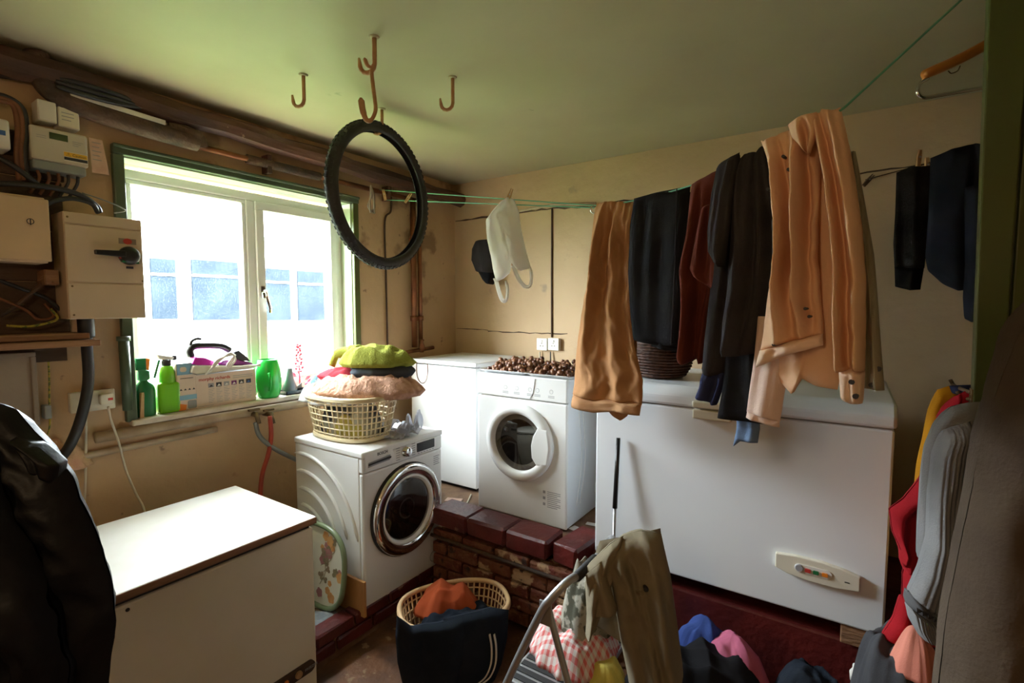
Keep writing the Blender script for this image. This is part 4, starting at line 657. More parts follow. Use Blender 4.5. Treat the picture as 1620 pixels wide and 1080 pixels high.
cloth('hem', g, [(909, 620), (907, 642)], [(1016, 638), (1013, 657)], [(909, 620), (945, 630), (980, 632), (1016, 638)], [(907, 642), (945, 651), (980, 650), (1013, 657)], 'tanhem', tt, .05, 14, .012, 12, nu=40, nv=6, off=.003, wr=.6)
bt = thing('black_trousers', tuple(atD(1040, 550, anchor(1045))), 'plain black jogging trousers hung over the line next to the tan trousers', 'trousers', 'clothes on the line'); g = gpl(1045, -12)
cloth('folded_legs', g, [(1003, 314), (997, 360), (994, 430), (998, 500), (1002, 537)], [(1092, 294), (1088, 360), (1084, 440), (1080, 520), (1078, 548)], [(1003, 314), (1030, 306), (1060, 300), (1092, 294)], [(1002, 537), (1030, 545), (1078, 548)], 'blackcloth', bt, .05, 4, .012, 4, wr=.4)
cloth('back_leg', g, [(1020, 320), (1018, 440), (1022, 548)], [(1088, 300), (1082, 440), (1078, 560)], None, None, 'blackcloth', bt, .03, 4, .012, 5, off=-.04)
cloth('side_seam', g, [(1076, 300), (1073, 420), (1067, 545)], [(1078, 300), (1075, 420), (1069, 545)], None, None, 'charcoal', bt, .004, 0, .0, 5, off=.030, nu=3)
mj = thing('maroon_jumper', tuple(atD(1110, 575, anchor(1112))), 'maroon knitted jumper hanging on the line between the dark garments', 'jumper', 'clothes on the line'); g = gpl(1112, -14)
cloth('body', g, [(1095, 292), (1090, 370), (1081, 430), (1086, 480), (1084, 520), (1079, 565)], [(1147, 264), (1145, 330), (1142, 400), (1136, 440), (1120, 500), (1112, 572)], [(1095, 292), (1120, 278), (1147, 264)], [(1079, 565), (1088, 576), (1098, 566), (1106, 576), (1112, 572)], 'maroon', mj, .05, 5, .024, 9, fold=[(.45, .06, -1.2, .15, .2)])
cloth('sleeve', g, [(1120, 330), (1110, 380), (1101, 425), (1108, 436)], [(1144, 320), (1142, 380), (1144, 430), (1143, 466)], [(1120, 330), (1144, 320)], [(1108, 436), (1112, 440), (1130, 455), (1143, 466)], 'maroon', mj, .04, 3, .018, 10, off=.035)
cj = thing('charcoal_jumper', tuple(atD(1175, 560, anchor(1180))), 'charcoal sweatshirt with twisted neck hanging on the line left of the peach shirt', 'sweatshirt', 'clothes on the line'); g = gpl(1180, -14)
cloth('body', g, [(1168, 252), (1160, 320), (1158, 400), (1152, 470), (1141, 558)], [(1214, 234), (1220, 300), (1227, 380), (1225, 460), (1200, 558)], [(1168, 252), (1185, 242), (1198, 240), (1205, 231), (1214, 234)], [(1141, 558), (1170, 563), (1200, 558)], 'charcoal', cj, .06, 7, .026, 15, fold=[(.3, .06, 1, .1, 0), (.55, .05, -1.2, -.1, 0)])
cloth('sleeve', g, [(1150, 264), (1139, 310), (1133, 370), (1135, 400), (1147, 418)], [(1182, 246), (1172, 310), (1166, 370), (1162, 400), (1160, 424)], None, [(1147, 418), (1153, 424), (1160, 424)], 'charcoal', cj, .06, 3, .018, 16, off=.05)
cloth('back_panel', g, [(1196, 250), (1205, 400), (1195, 530)], [(1214, 240), (1228, 400), (1224, 500), (1210, 545)], None, None, 'charcoal', cj, .03, 4, .015, 17, off=-.05)
nj = thing('dark_jumper', tuple(atD(1135, 640, anchor(1150))), 'dark grey jumper with blue ribbed cuff behind the charcoal sweatshirt', 'jumper', 'clothes on the line'); g = gpl(1150, -14, .03)
cloth('body', g, [(1140, 268), (1133, 400), (1122, 500), (1113, 588)], [(1172, 255), (1168, 400), (1165, 500), (1152, 588)], None, [(1113, 588), (1130, 594), (1152, 588)], 'charcoal', nj, .05, 4, .018, 21)
cloth('cuff', g, [(1113, 588), (1112, 610), (1105, 628)], [(1150, 586), (1146, 610), (1135, 640)], None, [(1105, 628), (1118, 633), (1127, 640), (1135, 640)], 'denim', nj, .045, 6, .016, 22, nv=16)
kt = thing('black_towel', tuple(atD(1170, 660, anchor(1185))), 'black cloth hanging low in front of the freezer lid', 'towel', 'clothes on the line'); g = gpl(1185, -14, .05)
cloth('cloth', g, [(1172, 258), (1160, 420), (1150, 560), (1146, 610), (1137, 660)], [(1212, 240), (1205, 420), (1196, 560), (1196, 620), (1226, 672)], None, [(1137, 660), (1165, 664), (1195, 668), (1226, 672)], 'blackcloth', kt, .03, 4, .012, 24)
cloth('pale_blue_lining', g, [(1160, 640), (1159, 680), (1153, 709)], [(1196, 640), (1196, 680), (1193, 703)], None, [(1153, 709), (1165, 700), (1193, 703)], 'paleblue', kt, .02, 3, .014, 26, off=-.03, nv=14)
ps = thing('peach_shirt', tuple(atD(1280, 640, anchor(1270))), 'peach cotton shirt spotted with small dark holes, largest garment on the line', 'shirt', 'clothes on the line'); g = gpl(1270, -10)
cloth('back_panel', g, [(1215, 235), (1235, 420), (1215, 560), (1200, 585)], [(1322, 180), (1340, 400), (1330, 560), (1318, 620)], [(1215, 235), (1260, 210), (1322, 180)], [(1200, 585), (1225, 606), (1247, 626), (1262, 600), (1285, 612), (1318, 620)], 'peach', ps, .03, 6, .02, 41, off=-.05)
cloth('front_panel', g, [(1206, 224), (1217, 255), (1223, 330), (1228, 410), (1213, 500), (1203, 555)], [(1300, 190), (1296, 300), (1295, 400), (1299, 480), (1303, 528)], [(1206, 224), (1213, 226), (1232, 214), (1246, 206), (1262, 208), (1275, 196), (1285, 192), (1300, 190)], [(1203, 555), (1250, 540), (1303, 528)], 'peach', ps, .05, 5, .036, 44, fold=[(.22, .05, 1.0, .25, 0), (.42, .06, -1.2, .35, 0), (.60, .07, 1.2, .15, 0), (.78, .05, -1.0, .05, .05)], wr=.8, nu=64, nv=96)
cloth('front_hem', g, [(1203, 554), (1197, 581)], [(1303, 527), (1303, 546)], [(1203, 554), (1250, 539), (1303, 527)], [(1197, 581), (1240, 563), (1303, 546)], 'peachpale', ps, .055, 16, .010, 46, nu=44, nv=5, off=.006)
cloth('collar', g, [(1255, 205), (1262, 225), (1280, 245)], [(1300, 185), (1302, 215), (1290, 250)], [(1255, 205), (1278, 190), (1300, 185)], [(1280, 245), (1285, 250), (1290, 250)], 'peach', ps, .04, 4, .02, 47, off=.05, nu=18, nv=18)
cloth('sleeve', g, [(1288, 190), (1313, 300), (1326, 420), (1327, 520), (1330, 585)], [(1332, 172), (1352, 260), (1368, 360), (1374, 460), (1372, 585)], [(1288, 190), (1305, 178), (1318, 180), (1332, 172)], [(1330, 585), (1352, 582), (1372, 585)], 'peach', ps, .07, 5, .028, 49, off=.02, fold=[(.35, .09, -1.3, .1, 0), (.7, .1, 1, .1, 0)], wr=.8, nu=44, nv=90)
cloth('cuff', g, [(1331, 584), (1334, 628)], [(1371, 584), (1367, 636)], [(1331, 584), (1352, 580), (1371, 584)], [(1334, 628), (1350, 636), (1367, 636)], 'peachpale', ps, .07, 6, .008, 50, nv=10, off=.022)
cloth('rear_hem', g, [(1338, 230), (1352, 400), (1358, 560), (1358, 618)], [(1345, 230), (1376, 400), (1388, 560), (1393, 622)], None, None, 'khakilining', ps, .03, 4, .015, 51, off=-.07)
sp_ = MB(); rr_ = random.Random(12)
for x, y in ((1226, 305), (1250, 255), (1258, 275), (1267, 330), (1238, 365), (1284, 488), (1290, 500), (1235, 543), (1266, 292)): MB(Matrix.Translation(Vector(g(x, y) + g.n * .052)) @ Matrix.Rotation(R(-10), 4, 'Z') @ Matrix.Rotation(R(90), 4, 'X')).lathe([(.0045 * rr_.uniform(.5, 1), -.012), (.0045, .012)], 8).build('hole_mark', 'darkp', ps)
for x, y in ((1358, 520), (1355, 600), (1361, 622), (1385, 586), (1374, 612)): MB(Matrix.Translation(Vector(g(x, y) + g.n * (.05 if x < 1372 else -.055))) @ Matrix.Rotation(R(-10), 4, 'Z') @ Matrix.Rotation(R(90), 4, 'X')).lathe([(.005, -.012), (.007, .012)], 8).build('hole_mark', 'darkp', ps)
pk = thing('pale_pink_shirt', tuple(atD(1215, 660, anchor(1235))), 'pale pink shirt tail hanging below the peach shirt in front of the freezer', 'shirt', 'clothes on the line'); g = gpl(1235, -12, .06)
cloth('panel', g, [(1205, 500), (1200, 560), (1193, 610), (1188, 648)], [(1258, 500), (1256, 570), (1247, 620), (1240, 664)], None, [(1188, 648), (1215, 655), (1240, 664)], 'palepink', pk, .02, 4, .012, 61, off=.03)
cloth('hem', g, [(1189, 646), (1187, 657)], [(1240, 662), (1239, 673)], None, None, 'palepink', pk, .025, 10, .008, 62, nv=5, off=.033)
cloth('upper_part', g, [(1203, 300), (1204, 400), (1204, 505)], [(1250, 260), (1255, 400), (1257, 505)], None, None, 'paleblue', pk, .015, 3, .01, 63)
# plastic bag and black cap
g = vplane(806, 380, dl(806), 20); bg_ = thing('plastic_bag', tuple(atD(806, 478, dl(806))), 'white plastic carrier bag pegged upside down on the green line', 'bag')
cloth('body', g, [(797, 318), (782, 335), (769, 350), (772, 380), (777, 405), (780, 425), (785, 446)], [(814, 316), (821, 335), (824, 360), (832, 395), (836, 410), (840, 424)], [(797, 318), (805, 312), (814, 316)], [(785, 446), (797, 440), (805, 432), (807, 402), (812, 418), (822, 428), (840, 424)], 'bag', bg_, .07, 6, .03, 71, wr=.9, sharp=2)
for P in ([(784, 440), (789, 460), (795, 475), (801, 474), (803, 458), (800, 444)], [(812, 420), (820, 440), (829, 452), (838, 452), (841, 438), (839, 424)]): MB().tube(spline([tuple(g(*p)) for p in P], 5), [.020] + [.016] * 23 + [.012] * 2, 8, flat=.5).build('handle', 'bag', bg_, smooth=True)
g = vplane(765, 410, 3.93, 10); hc = thing('peaked_hat', tuple(atD(770, 445, 3.9)), 'limp black peaked hat hanging on the back wall behind the plastic bag', 'hat')
cloth('crown', g, [(757, 380), (749, 395), (748, 412), (756, 430)], [(776, 378), (784, 395), (785, 415), (781, 432)], None, None, 'charcoal', hc, .14, 4, .012, 75); cloth('peak', g, [(757, 428), (765, 442), (772, 449)], [(782, 430), (781, 440), (779, 450)], None, None, 'blackcloth', hc, .10, 2, .008, 76, nu=12, nv=14)
# dark garments on the wall wire
g = vplane(1440, 360, 2.32, 12); lc = thing('lace_garment', tuple(atD(1435, 455, 2.32)), 'black lace top pegged on the wall wire', 'garment'); cloth('body', g, [(1418, 273), (1416, 340), (1413, 385), (1415, 424)], [(1474, 262), (1470, 340), (1464, 400), (1462, 424)], [(1418, 273), (1440, 264), (1474, 262)], None, 'lace', lc, .03, 4, .014, 81, wr=.6); cloth('band', g, [(1415, 422), (1416, 453)], [(1462, 422), (1456, 458)], None, [(1416, 453), (1440, 459), (1456, 458)], 'blackcloth', lc, .03, 3, .008, 82, nv=8)
g = vplane(1530, 360, 2.16, 8); nv_ = thing('navy_sweater', tuple(atD(1530, 505, 2.16)), 'dark navy sweater slung over the wall wire next to the green post', 'sweater'); cloth('body', g, [(1472, 250), (1469, 340), (1464, 405), (1468, 428), (1492, 448)], [(1585, 240), (1588, 300), (1585, 380), (1580, 440)], [(1472, 250), (1505, 236), (1545, 226), (1560, 230), (1585, 240)], [(1492, 448), (1519, 460), (1550, 450), (1580, 440)], 'navy', nv_, .07, 5, .03, 84); cloth('sleeve', g, [(1520, 300), (1521, 420), (1518, 470), (1521, 503)], [(1572, 290), (1574, 420), (1570, 470), (1548, 505)], None, [(1521, 503), (1532, 509), (1548, 505)], 'navy', nv_, .06, 3, .02, 85, off=.04)
# ================================================================== things on the window sill
SZ = WZ0 + .028
def bottle(name, lab, y, x, prof, m_, trig, ax=.7):
    o = thing(name, (x, y, SZ), lab, 'spray bottle', 'spray bottles on the sill'); T0 = Matrix.Translation((x, y, SZ)); MB(T0).lathe(prof, 28, ax=ax, ay=1).build('body', m_, o, smooth=True); return o, T0
o, T0 = bottle('spray_bottle', 'dark green spray bottle with orange trigger on the window sill', .995, -2.83, [(.001, 0), (.043, 0), (.045, .006), (.046, .12), (.040, .148), (.018, .17), (.014, .18)], 'greenb', 0)
MB(T0).lathe([(.020, .175), (.026, .18), (.026, .218), (.014, .23)], 20).build('collar', 'greenb', o, smooth=True); MB(T0).box(-.012, .012, -.034, .012, .225, .285).build('nozzle_head', 'greenb', o, bevel=.006); MB(T0).add([(-.01, .004, .285), (.01, .004, .285), (.01, .030, .28), (-.01, .030, .28), (-.01, -.004, .21), (.01, -.004, .21), (.01, .022, .215), (-.01, .022, .215)], [(0, 1, 2, 3), (4, 7, 6, 5), (0, 4, 5, 1), (1, 5, 6, 2), (2, 6, 7, 3), (3, 7, 4, 0)]).build('trigger', 'orange', o, bevel=.005)
o = thing('spray_bottle', (-2.83, 1.095, SZ), 'lime green spray bottle with black trigger on the window sill', 'spray bottle', 'spray bottles on the sill'); T0 = Matrix.Translation((-2.83, 1.095, SZ))
b = MB(T0); b.prism(rrect(-.034, .034, -.05, .05, .018), 0, .155); b.build('body', 'limeb', o, bevel=.012); MB(T0).lathe([(.034, .15), (.036, .158), (.034, .2), (.026, .232), (.02, .238)], 22).build('neck', 'limeb', o, smooth=True)
MB(T0).lathe([(.021, .236), (.021, .262), (.016, .268)], 18).build('collar', 'black', o, smooth=True); MB(T0).add([(-.01, -.045, .298), (.01, -.045, .298), (.01, .036, .278), (-.01, .036, .278), (-.01, -.03, .27), (.01, -.03, .27), (.01, .025, .262), (-.01, .025, .262)], [(0, 1, 2, 3), (4, 7, 6, 5), (0, 4, 5, 1), (1, 5, 6, 2), (2, 6, 7, 3), (3, 7, 4, 0)]).build('nozzle_head', 'whitep', o, bevel=.004); MB(T0).tube(spline([(0, -.03, .268), (0, -.042, .225), (0, -.055, .18)], 4), .006, 8).build('trigger', 'greenb', o, smooth=True); MB(T0).box(-.009, .009, .026, .044, .262, .285).build('nozzle', 'black', o)
o = thing('detergent_pack', (-2.825, 1.165, SZ), 'blue topped detergent pack beside the iron carton on the sill', 'pack'); T0 = Matrix.Translation((-2.825, 1.172, SZ))
MB(T0).prism(rrect(-.025, .025, -.046, .046, .008), 0, .245).build('pack', 'card', o, bevel=.008); PK = faceX(-2.7995, 1.172, SZ)
MB(PK).box(-.044, .044, .185, .243, 0, .0012).build('blue_top', 'skyblue', o); MB(PK).box(-.044, .044, .055, .08, 0, .0012).build('blue_band', 'skyblue', o); MB(PK).prism([(-.042, .004), (-.01, .004), (-.005, .03), (-.04, .04)], 0, .0014).build('orange_print', 'orange', o); MB(PK).prism(rrect(.0, .042, .008, .05, .008), 0, .0016).build('dish_print', 'metergrey', o); MB(PK).prism(rrect(-.03, .0, .2, .225, .01), .0012, .002).build('label_print', 'card', o)
b = MB()
for k in range(4): b.prism([(-.035 + k * .02, .105), (-.022 + k * .02, .105), (-.0285 + k * .02, .114)], 0, .0014, PK)
b.box(-.03, .03, .165, .168, 0, .0014, PK); b.build('small_print', 'darkp', o)['kind'] = 'stuff'
# iron carton and iron
o = thing('iron_carton', (-2.84, 1.37, SZ), 'pale pink iron carton with printed pictures on the window sill', 'box'); CX = -2.80; CF = faceX(CX, 1.212, SZ); cw, ch = .318, .176
MB(CF).box(0, cw, 0, ch, -.085, 0).build('carton', 'card', o, bevel=.003); text('morphy richards', .024, CF @ Matrix.Translation((.016, .142, .0008)), 'redp', o, bold=.0003)
for k in range(6):
    pic = MB(CF).box(.062 + k * .04, .090 + k * .04, .103, .126, 0, .001).build('picture', ('greyp', 'darkp', 'greyp', 'purple', 'darkp', 'darkp')[k], o); MB(CF).prism([(.066 + k * .04, .106), (.086 + k * .04, .108), (.076 + k * .04, .119)], .001, .0016).build('picture_shape', ('darkp', 'whitep', 'whitep', 'whitep', 'whitep', 'bluep')[k], pic)
b = MB()
for k in range(6):
    for r_ in range(9): b.box(.062 + k * .04, .092 + k * .04 - .006 * ((k + r_) % 3), .093 - r_ * .009, .095 - r_ * .009, 0, .0008, CF)
for k in range(2): b.box(.19, .30, .15 - k * .01, .153 - k * .01, 0, .0008, CF)
b.box(.008, .085, .008, .0105, 0, .0008, CF); b.build('small_print', 'greyp', o)['kind'] = 'stuff'
IT = SZ + ch + .002; ir = thing('clothes_iron', (-2.84, 1.36, IT), 'magenta and white steam iron lying on its carton', 'iron'); IF = faceX(-2.835, 1.185, IT) @ Matrix.Scale(1.28, 4)
def irn(prof, t0, t1, nm, m_, bv=.006): MB(IF).prism(prof, t0, t1).build(nm, m_, ir, bevel=bv)
irn([(.0, .012), (.01, .040), (.10, .030), (.20, .022), (.262, .018), (.24, .006), (.02, .004)], -.045, .045, 'lower_body', 'ivory'); irn([(.02, .0), (.01, .005), (.255, .008), (.25, .0)], -.048, .048, 'soleplate', 'chrome', .002)
irn([(.008, .045), (.022, .074), (.060, .068), (.095, .050), (.13, .042), (.10, .032), (.03, .040)], -.036, .036, 'rear_shell', 'magenta'); irn([(.11, .034), (.13, .050), (.18, .052), (.25, .030), (.26, .020), (.15, .026)], -.036, .036, 'front_shell', 'purple')
irn([(.165, .05), (.185, .085), (.20, .088), (.235, .055), (.25, .034)], -.030, .030, 'water_tank', 'black'); MB(IF).tube(spline([(.022, .072, 0), (.018, .098, 0), (.035, .114, 0), (.08, .115, 0), (.14, .108, 0), (.175, .088, 0)], 6), .014, 10).build('handle', 'black', ir, smooth=True); MB(IF).tube(spline([(.018, .108, 0), (.026, .135, 0), (.045, .145, 0), (.062, .143, 0)], 5), .006, 8).build('cord_guard', 'black', ir, smooth=True)
for k in range(3): MB(IF).tube(spline([(.05 + .01 * k, .0 + .006 * k, .05), (.10, .045 + .006 * k, .052), (.15 + .01 * k, .08 - .004 * k, .05), (.17 - .01 * k, .05, .055), (.14, .012 + .006 * k, .056), (.22 + .01 * k, .02 - .003 * k, .052), (.285, .012 + .005 * k, .04)], 6), .004, 6).build('flex', 'whitep', ir, smooth=True)
# green jar, vase, flower
o = thing('green_jar', (-2.82, 1.615, SZ), 'bright green plastic jar with side grip on the window sill', 'jar'); T0 = Matrix.Translation((-2.82, 1.615, SZ)); MB(T0).lathe([(.001, 0), (.052, 0), (.060, .012), (.070, .06), (.072, .11), (.068, .17), (.058, .205), (.056, .222), (.050, .224), (.05, .21), (.001, .205)], 36).build('body', 'jar', o, smooth=True); MB(T0).tube(spline([(.063, -.03, .15), (.078, -.034, .12), (.078, -.034, .08), (.064, -.03, .05)], 5), .008, 8).build('grip', 'jar', o, smooth=True)
o = thing('black_tray', (-2.82, 1.77, SZ), 'small black tray under the grey vase', 'tray'); MB().box(-2.87, -2.775, 1.70, 1.86, SZ, SZ + .006).build('base', 'black', o); b = MB(); b.box(-2.87, -2.865, 1.70, 1.86, SZ, SZ + .022); b.box(-2.78, -2.775, 1.70, 1.86, SZ, SZ + .022); b.box(-2.87, -2.775, 1.70, 1.705, SZ, SZ + .022); b.box(-2.87, -2.775, 1.855, 1.86, SZ, SZ + .022); b.build('rim', 'black', o)
o = thing('grey_vase', (-2.82, 1.745, SZ + .006), 'narrow grey cone vase on the sill', 'vase'); MB(Matrix.Translation((-2.82, 1.75, SZ + .006))).lathe([(.001, 0), (.044, 0), (.042, .03), (.024, .085), (.018, .15), (.015, .15), (.012, .1)], 24, cap=False).build('body', 'vase', o, smooth=True); MB(Matrix.Translation((-2.80, 1.79, SZ + .006))).add([(0, -.04, 0), (0, .03, 0), (.01, .02, .06), (.012, -.02, .03)], [(0, 1, 2, 3)]).build('dark_card', 'black', o, solid=.003)
o = thing('artificial_flower', (-2.83, 1.83, SZ), 'tall red pink flower spike standing behind the tray', 'flower'); MB().tube([(-2.83, 1.825, SZ + .022), (-2.83, 1.822, SZ + .16)], .005, 8).build('stem', 'flower', o, smooth=True); rr_ = random.Random(3)
for k in range(26): z = SZ + .13 + k * .0065; q = k * 2.4; r_ = .018 * (1 - k / 34); MB(Matrix.Translation((-2.83 + r_ * math.cos(q), 1.822 + r_ * math.sin(q), z)) @ Matrix.Rotation(q, 4, 'Z') @ Matrix.Rotation(R(50), 4, 'Y')).lathe([(.001, -.004), (.010, 0), (.006, .012), (.001, .016)], 7, cap=False, ay=.7).build('petal', 'flower', o, smooth=True)
for k in range(7): q = k * .9; MB(Matrix.Translation((-2.82 + .03 * math.cos(q), 1.83 + .03 * math.sin(q), SZ + .05 + .012 * k)) @ Matrix.Rotation(q, 4, 'Z') @ Matrix.Rotation(R(70), 4, 'Y')).lathe([(.001, 0), (.014, .02), (.001, .05)], 8, cap=False, ay=.3).build('petal', 'flower', o, smooth=True)
tag(MB().add([(-2.78, .955, SZ), (-2.79, .975, SZ), (-2.80, .985, SZ + .12), (-2.79, .97, SZ + .12), (-2.80, .96, SZ), (-2.805, .97, SZ), (-2.81, .98, SZ + .12), (-2.80, .965, SZ + .12)], [(0, 1, 2, 3), (4, 7, 6, 5), (0, 4, 5, 1), (1, 5, 6, 2), (2, 6, 7, 3), (3, 7, 4, 0)]).build('wooden_scraper', 'peg'), 'thin wooden stick propped in the left corner of the sill', 'stick')
# ================================================================== laundry baskets
def make_basket(c, rot, m_, name, lab, a0=.235, b0=.16, a1=.285, b1=.205, h=.25, ns=46):
    o = thing(name, c, lab, 'basket'); T = turn(c, R(rot)); SE = lambda q, a, b_: (a * math.copysign(abs(math.cos(q)) ** .8, math.cos(q)), b_ * math.copysign(abs(math.sin(q)) ** .8, math.sin(q)))
    def ringp(t, z, k=72): return [(*SE(2 * math.pi * i / k, a0 + (a1 - a0) * t, b0 + (b1 - b0) * t), z) for i in range(k)]
    rm = MB(T); rm.tube(ringp(1.0, h - .004), .012, 8, closed=True); rm.tube(ringp(1.07, h - .012), .009, 8, closed=True); rm.build('rim', m_, o, smooth=True)
    bs = MB(T); bs.prism([(p[0] * .99, p[1] * .99) for p in ringp(0, 0)], 0, .006); bs.tube(ringp(.03, .016), .014, 8, closed=True); bs.build('base', m_, o, smooth=False)
    lt = MB(T)
    for t in (.16, .30, .44, .58, .72, .86): lt.tube(ringp(t, h * t), .0042, 6, closed=True)
    for i in range(ns):
        q = 2 * math.pi * i / ns; p0 = SE(q, a0, b0); p1 = SE(q, a1, b1); lt.tube([(*p0, .01), (*p1, h)], .0045, 6)
    lt.build('lattice_wall', m_, o, smooth=True)['kind'] = 'stuff'; return o
make_basket((-2.40, 1.875, WT + .001), 0, 'basket', 'laundry_basket', 'cream lattice laundry basket piled with linen on the washing machine')
BT = WT + .008
def pile(name, lab, c, rx, ry, h, m_, rot=0, seed=1, cat='cloth', **k): return tag(heap(name, c, rx, ry, h, rot, seed, m_, **k), lab, cat)
pile('mixed_linen', 'mixed patterned linen filling the lower part of the basket on the washing machine', (-2.40, 1.875, BT), .215, .145, .19, 'mixed', 0, 3, 'linen', pw=7, amp=.02)
pile('yellow_cloth', 'pale yellow cloth pressed against the front of the upper basket', (-2.36, 1.795, BT + .02), .15, .065, .11, 'paleyellow', 0, 5, pw=4, amp=.015)
pile('blue_print_cloth', 'blue and white printed cloth at the left end of the upper basket', (-2.59, 1.80, 1.20), .11, .11, .125, 'bluewhite', 20, 8, amp=.03)
pile('rosy_quilt', 'rosy beige quilted pillow overflowing the basket on the washing machine', (-2.29, 1.925, 1.235), .30, .19, .11, 'pillow', 28, 11, 'quilt', amp=.05, fr=7, pw=5, lens=.35)
pile('white_sheet', 'white sheet bulging over the rim of the upper basket', (-2.47, 1.83, 1.20), .17, .15, .15, 'whitep', 10, 31, 'sheet', amp=.03)
pile('red_cloth', 'crimson cloth folded under the dark towel on the linen pile', (-2.42, 1.87, 1.325), .17, .10, .055, 'darkred', 25, 14, amp=.03, pw=4, lens=.4)
pile('dark_towel', 'dark slate towel folded below the lime green one', (-2.27, 1.98, 1.345), .20, .13, .065, 'darktowel', 30, 17, 'towel', amp=.015, pw=8, lens=.5)
pile('lime_towel', 'lime green towel crumpled on top of the linen pile', (-2.28, 1.965, 1.405), .21, .13, .08, 'lime', 30, 22, 'towel', amp=.075, fr=4, pw=6, lens=.3, asym=(-.5, 0))
tag(MB().tube(spline([(-2.53, 1.84, 1.40), (-2.50, 1.86, 1.47), (-2.43, 1.90, 1.485), (-2.37, 1.93, 1.48)], 6), [.02] * 6 + [.03] * 6 + [.04] * 7, 12).build('towel_roll', 'lime', smooth=True), 'rolled end of the lime towel poking out to the left', 'towel')
# on the machine top: film and pen
rr_ = random.Random(8)
fl = thing('plastic_film', tuple(atZ(615, 685, WT)), 'crumpled blue grey plastic film lying on the washing machine top', 'film')
for k, (cx, cy, s, hh) in enumerate(((612, 676, .075, .09), (642, 680, .09, .06), (622, 688, .075, .04), (655, 676, .06, .11))):
    p = atZ(cx, cy, WT + .02); T = turn((p[0], p[1], WT + .003), rr_.uniform(0, 3)); sd = k * 7.3
    MB(T).grid(lambda u, v: ((u - .5) * 2 * s + .02 * noise.noise((u * 4, v * 4, sd)), (v - .5) * 2 * s * .7, hh * abs(noise.noise((u * 1.6 + sd, v * 1.6, sd))) * 1.3 + .02 * abs(noise.noise((u * 7 + sd, v * 7, 1)))), 14, 14).build('sheet', 'plastic', fl, solid=.0015)
p, q = atZ(530, 689, WT + .006), atZ(602, 685, WT + .006); o = thing('ballpoint_pen', tuple(p), 'silver pen lying near the front edge of the washing machine top', 'pen'); MB().tube([tuple(p), tuple(p + (q - p) * .85)], [.002] + [.005], 8).build('barrel', 'chrome', o, smooth=True); MB().tube([tuple(p + (q - p) * .85), tuple(q)], .0052, 8).build('cap', 'greyp', o, smooth=True)
# floor basket
B2 = (-1.555, 1.80, .0); make_basket(B2, 52, 'basketpeach', 'laundry_basket', 'peach lattice laundry basket of dark clothes on the floor', .215, .15, .265, .190, .30)
pile('dark_jeans', 'dark navy trousers filling the floor basket', (-1.55, 1.80, .01), .235, .165, .235, 'darknavy', 52, 4, 'trousers', pw=6, amp=.04)
pile('rust_shirt', 'rust orange shirt crumpled in the floor basket', (-1.63, 1.83, .225), .165, .12, .11, 'rust', 40, 9, 'shirt', amp=.035, fr=4, pw=3)
g = vplane(690, 990, 1.0, 52); kB = (np.array([-1.46, 1.63, .2]) - O) @ fw; g = vplane(690, 990, kB, 50); dt = thing('tracksuit_bottoms', (-1.44, 1.66, .0), 'dark navy tracksuit bottoms with pale side stripe hanging over the floor basket', 'trousers')
cloth('draped_leg', g, [(627, 966), (625, 1000), (628, 1040), (636, 1074)], [(740, 966), (738, 1000), (730, 1040), (722, 1076)], [(627, 966), (650, 985), (690, 978), (740, 966)], None, 'darknavy', dt, .07, 4, .02, 91, off=.03)
g2 = vplane(760, 990, kB + .07, 50); cloth('draped_leg', g2, [(700, 972), (698, 1010), (690, 1078)], [(802, 958), (800, 1000), (792, 1035), (780, 1062)], [(700, 972), (745, 962), (775, 955), (802, 958)], None, 'darknavy', dt, .07, 4, .02, 93, off=.03)
for dx in (0, 7): MB().tube(spline([tuple(g2(x + dx, y) + g2.n * .085) for x, y in ((768, 985), (771, 1005), (770, 1030), (762, 1050), (748, 1062))], 5), .006, 6, flat=.6).build('side_stripe', 'whitep', dt, smooth=True)
# ================================================================== nuts on trays
for k, (cx, cy, w, d, lab) in enumerate(((-1.715, 2.635, .165, .20, 'left white tray of brown nuts on the tumble dryer'), (-1.395, 2.615, .15, .19, 'right white tray of brown nuts on the tumble dryer'))):
    o = thing('nut_tray', (cx, cy, DZ1 + .004), lab, 'tray', 'trays on the dryer'); T = Matrix.Translation((cx, cy, DZ1 + .004)); MB(T).prism(rrect(-w * .9, w * .9, -d * .9, d * .9, .03), 0, .003).build('base', 'tray', o)
    P0, P1 = rrect(-w * .9, w * .9, -d * .9, d * .9, .03), rrect(-w - .012, w + .012, -d - .012, d + .012, .04); n_ = len(P0); MB(T).add([(p[0], p[1], .001) for p in P0] + [(p[0], p[1], .018) for p in P1], [(i, (i + 1) % n_, n_ + (i + 1) % n_, n_ + i) for i in range(n_)]).build('rim', 'tray', o, solid=.002)
NM = []
for m_ in ('nut', 'nut2', 'nut'):
    o = MB().lathe([(.001, -.016), (.009, -.0145), (.0155, -.005), (.0165, .003), (.011, .013), (.004, .018), (.001, .020)], 10, cap=False).build('nut', m_, smooth=True); o.data.transform(Matrix.Translation((0, 0, -.016 + .0))) ; NM.append(o.data); bpy.data.objects.remove(o)
rr_ = random.Random(77)
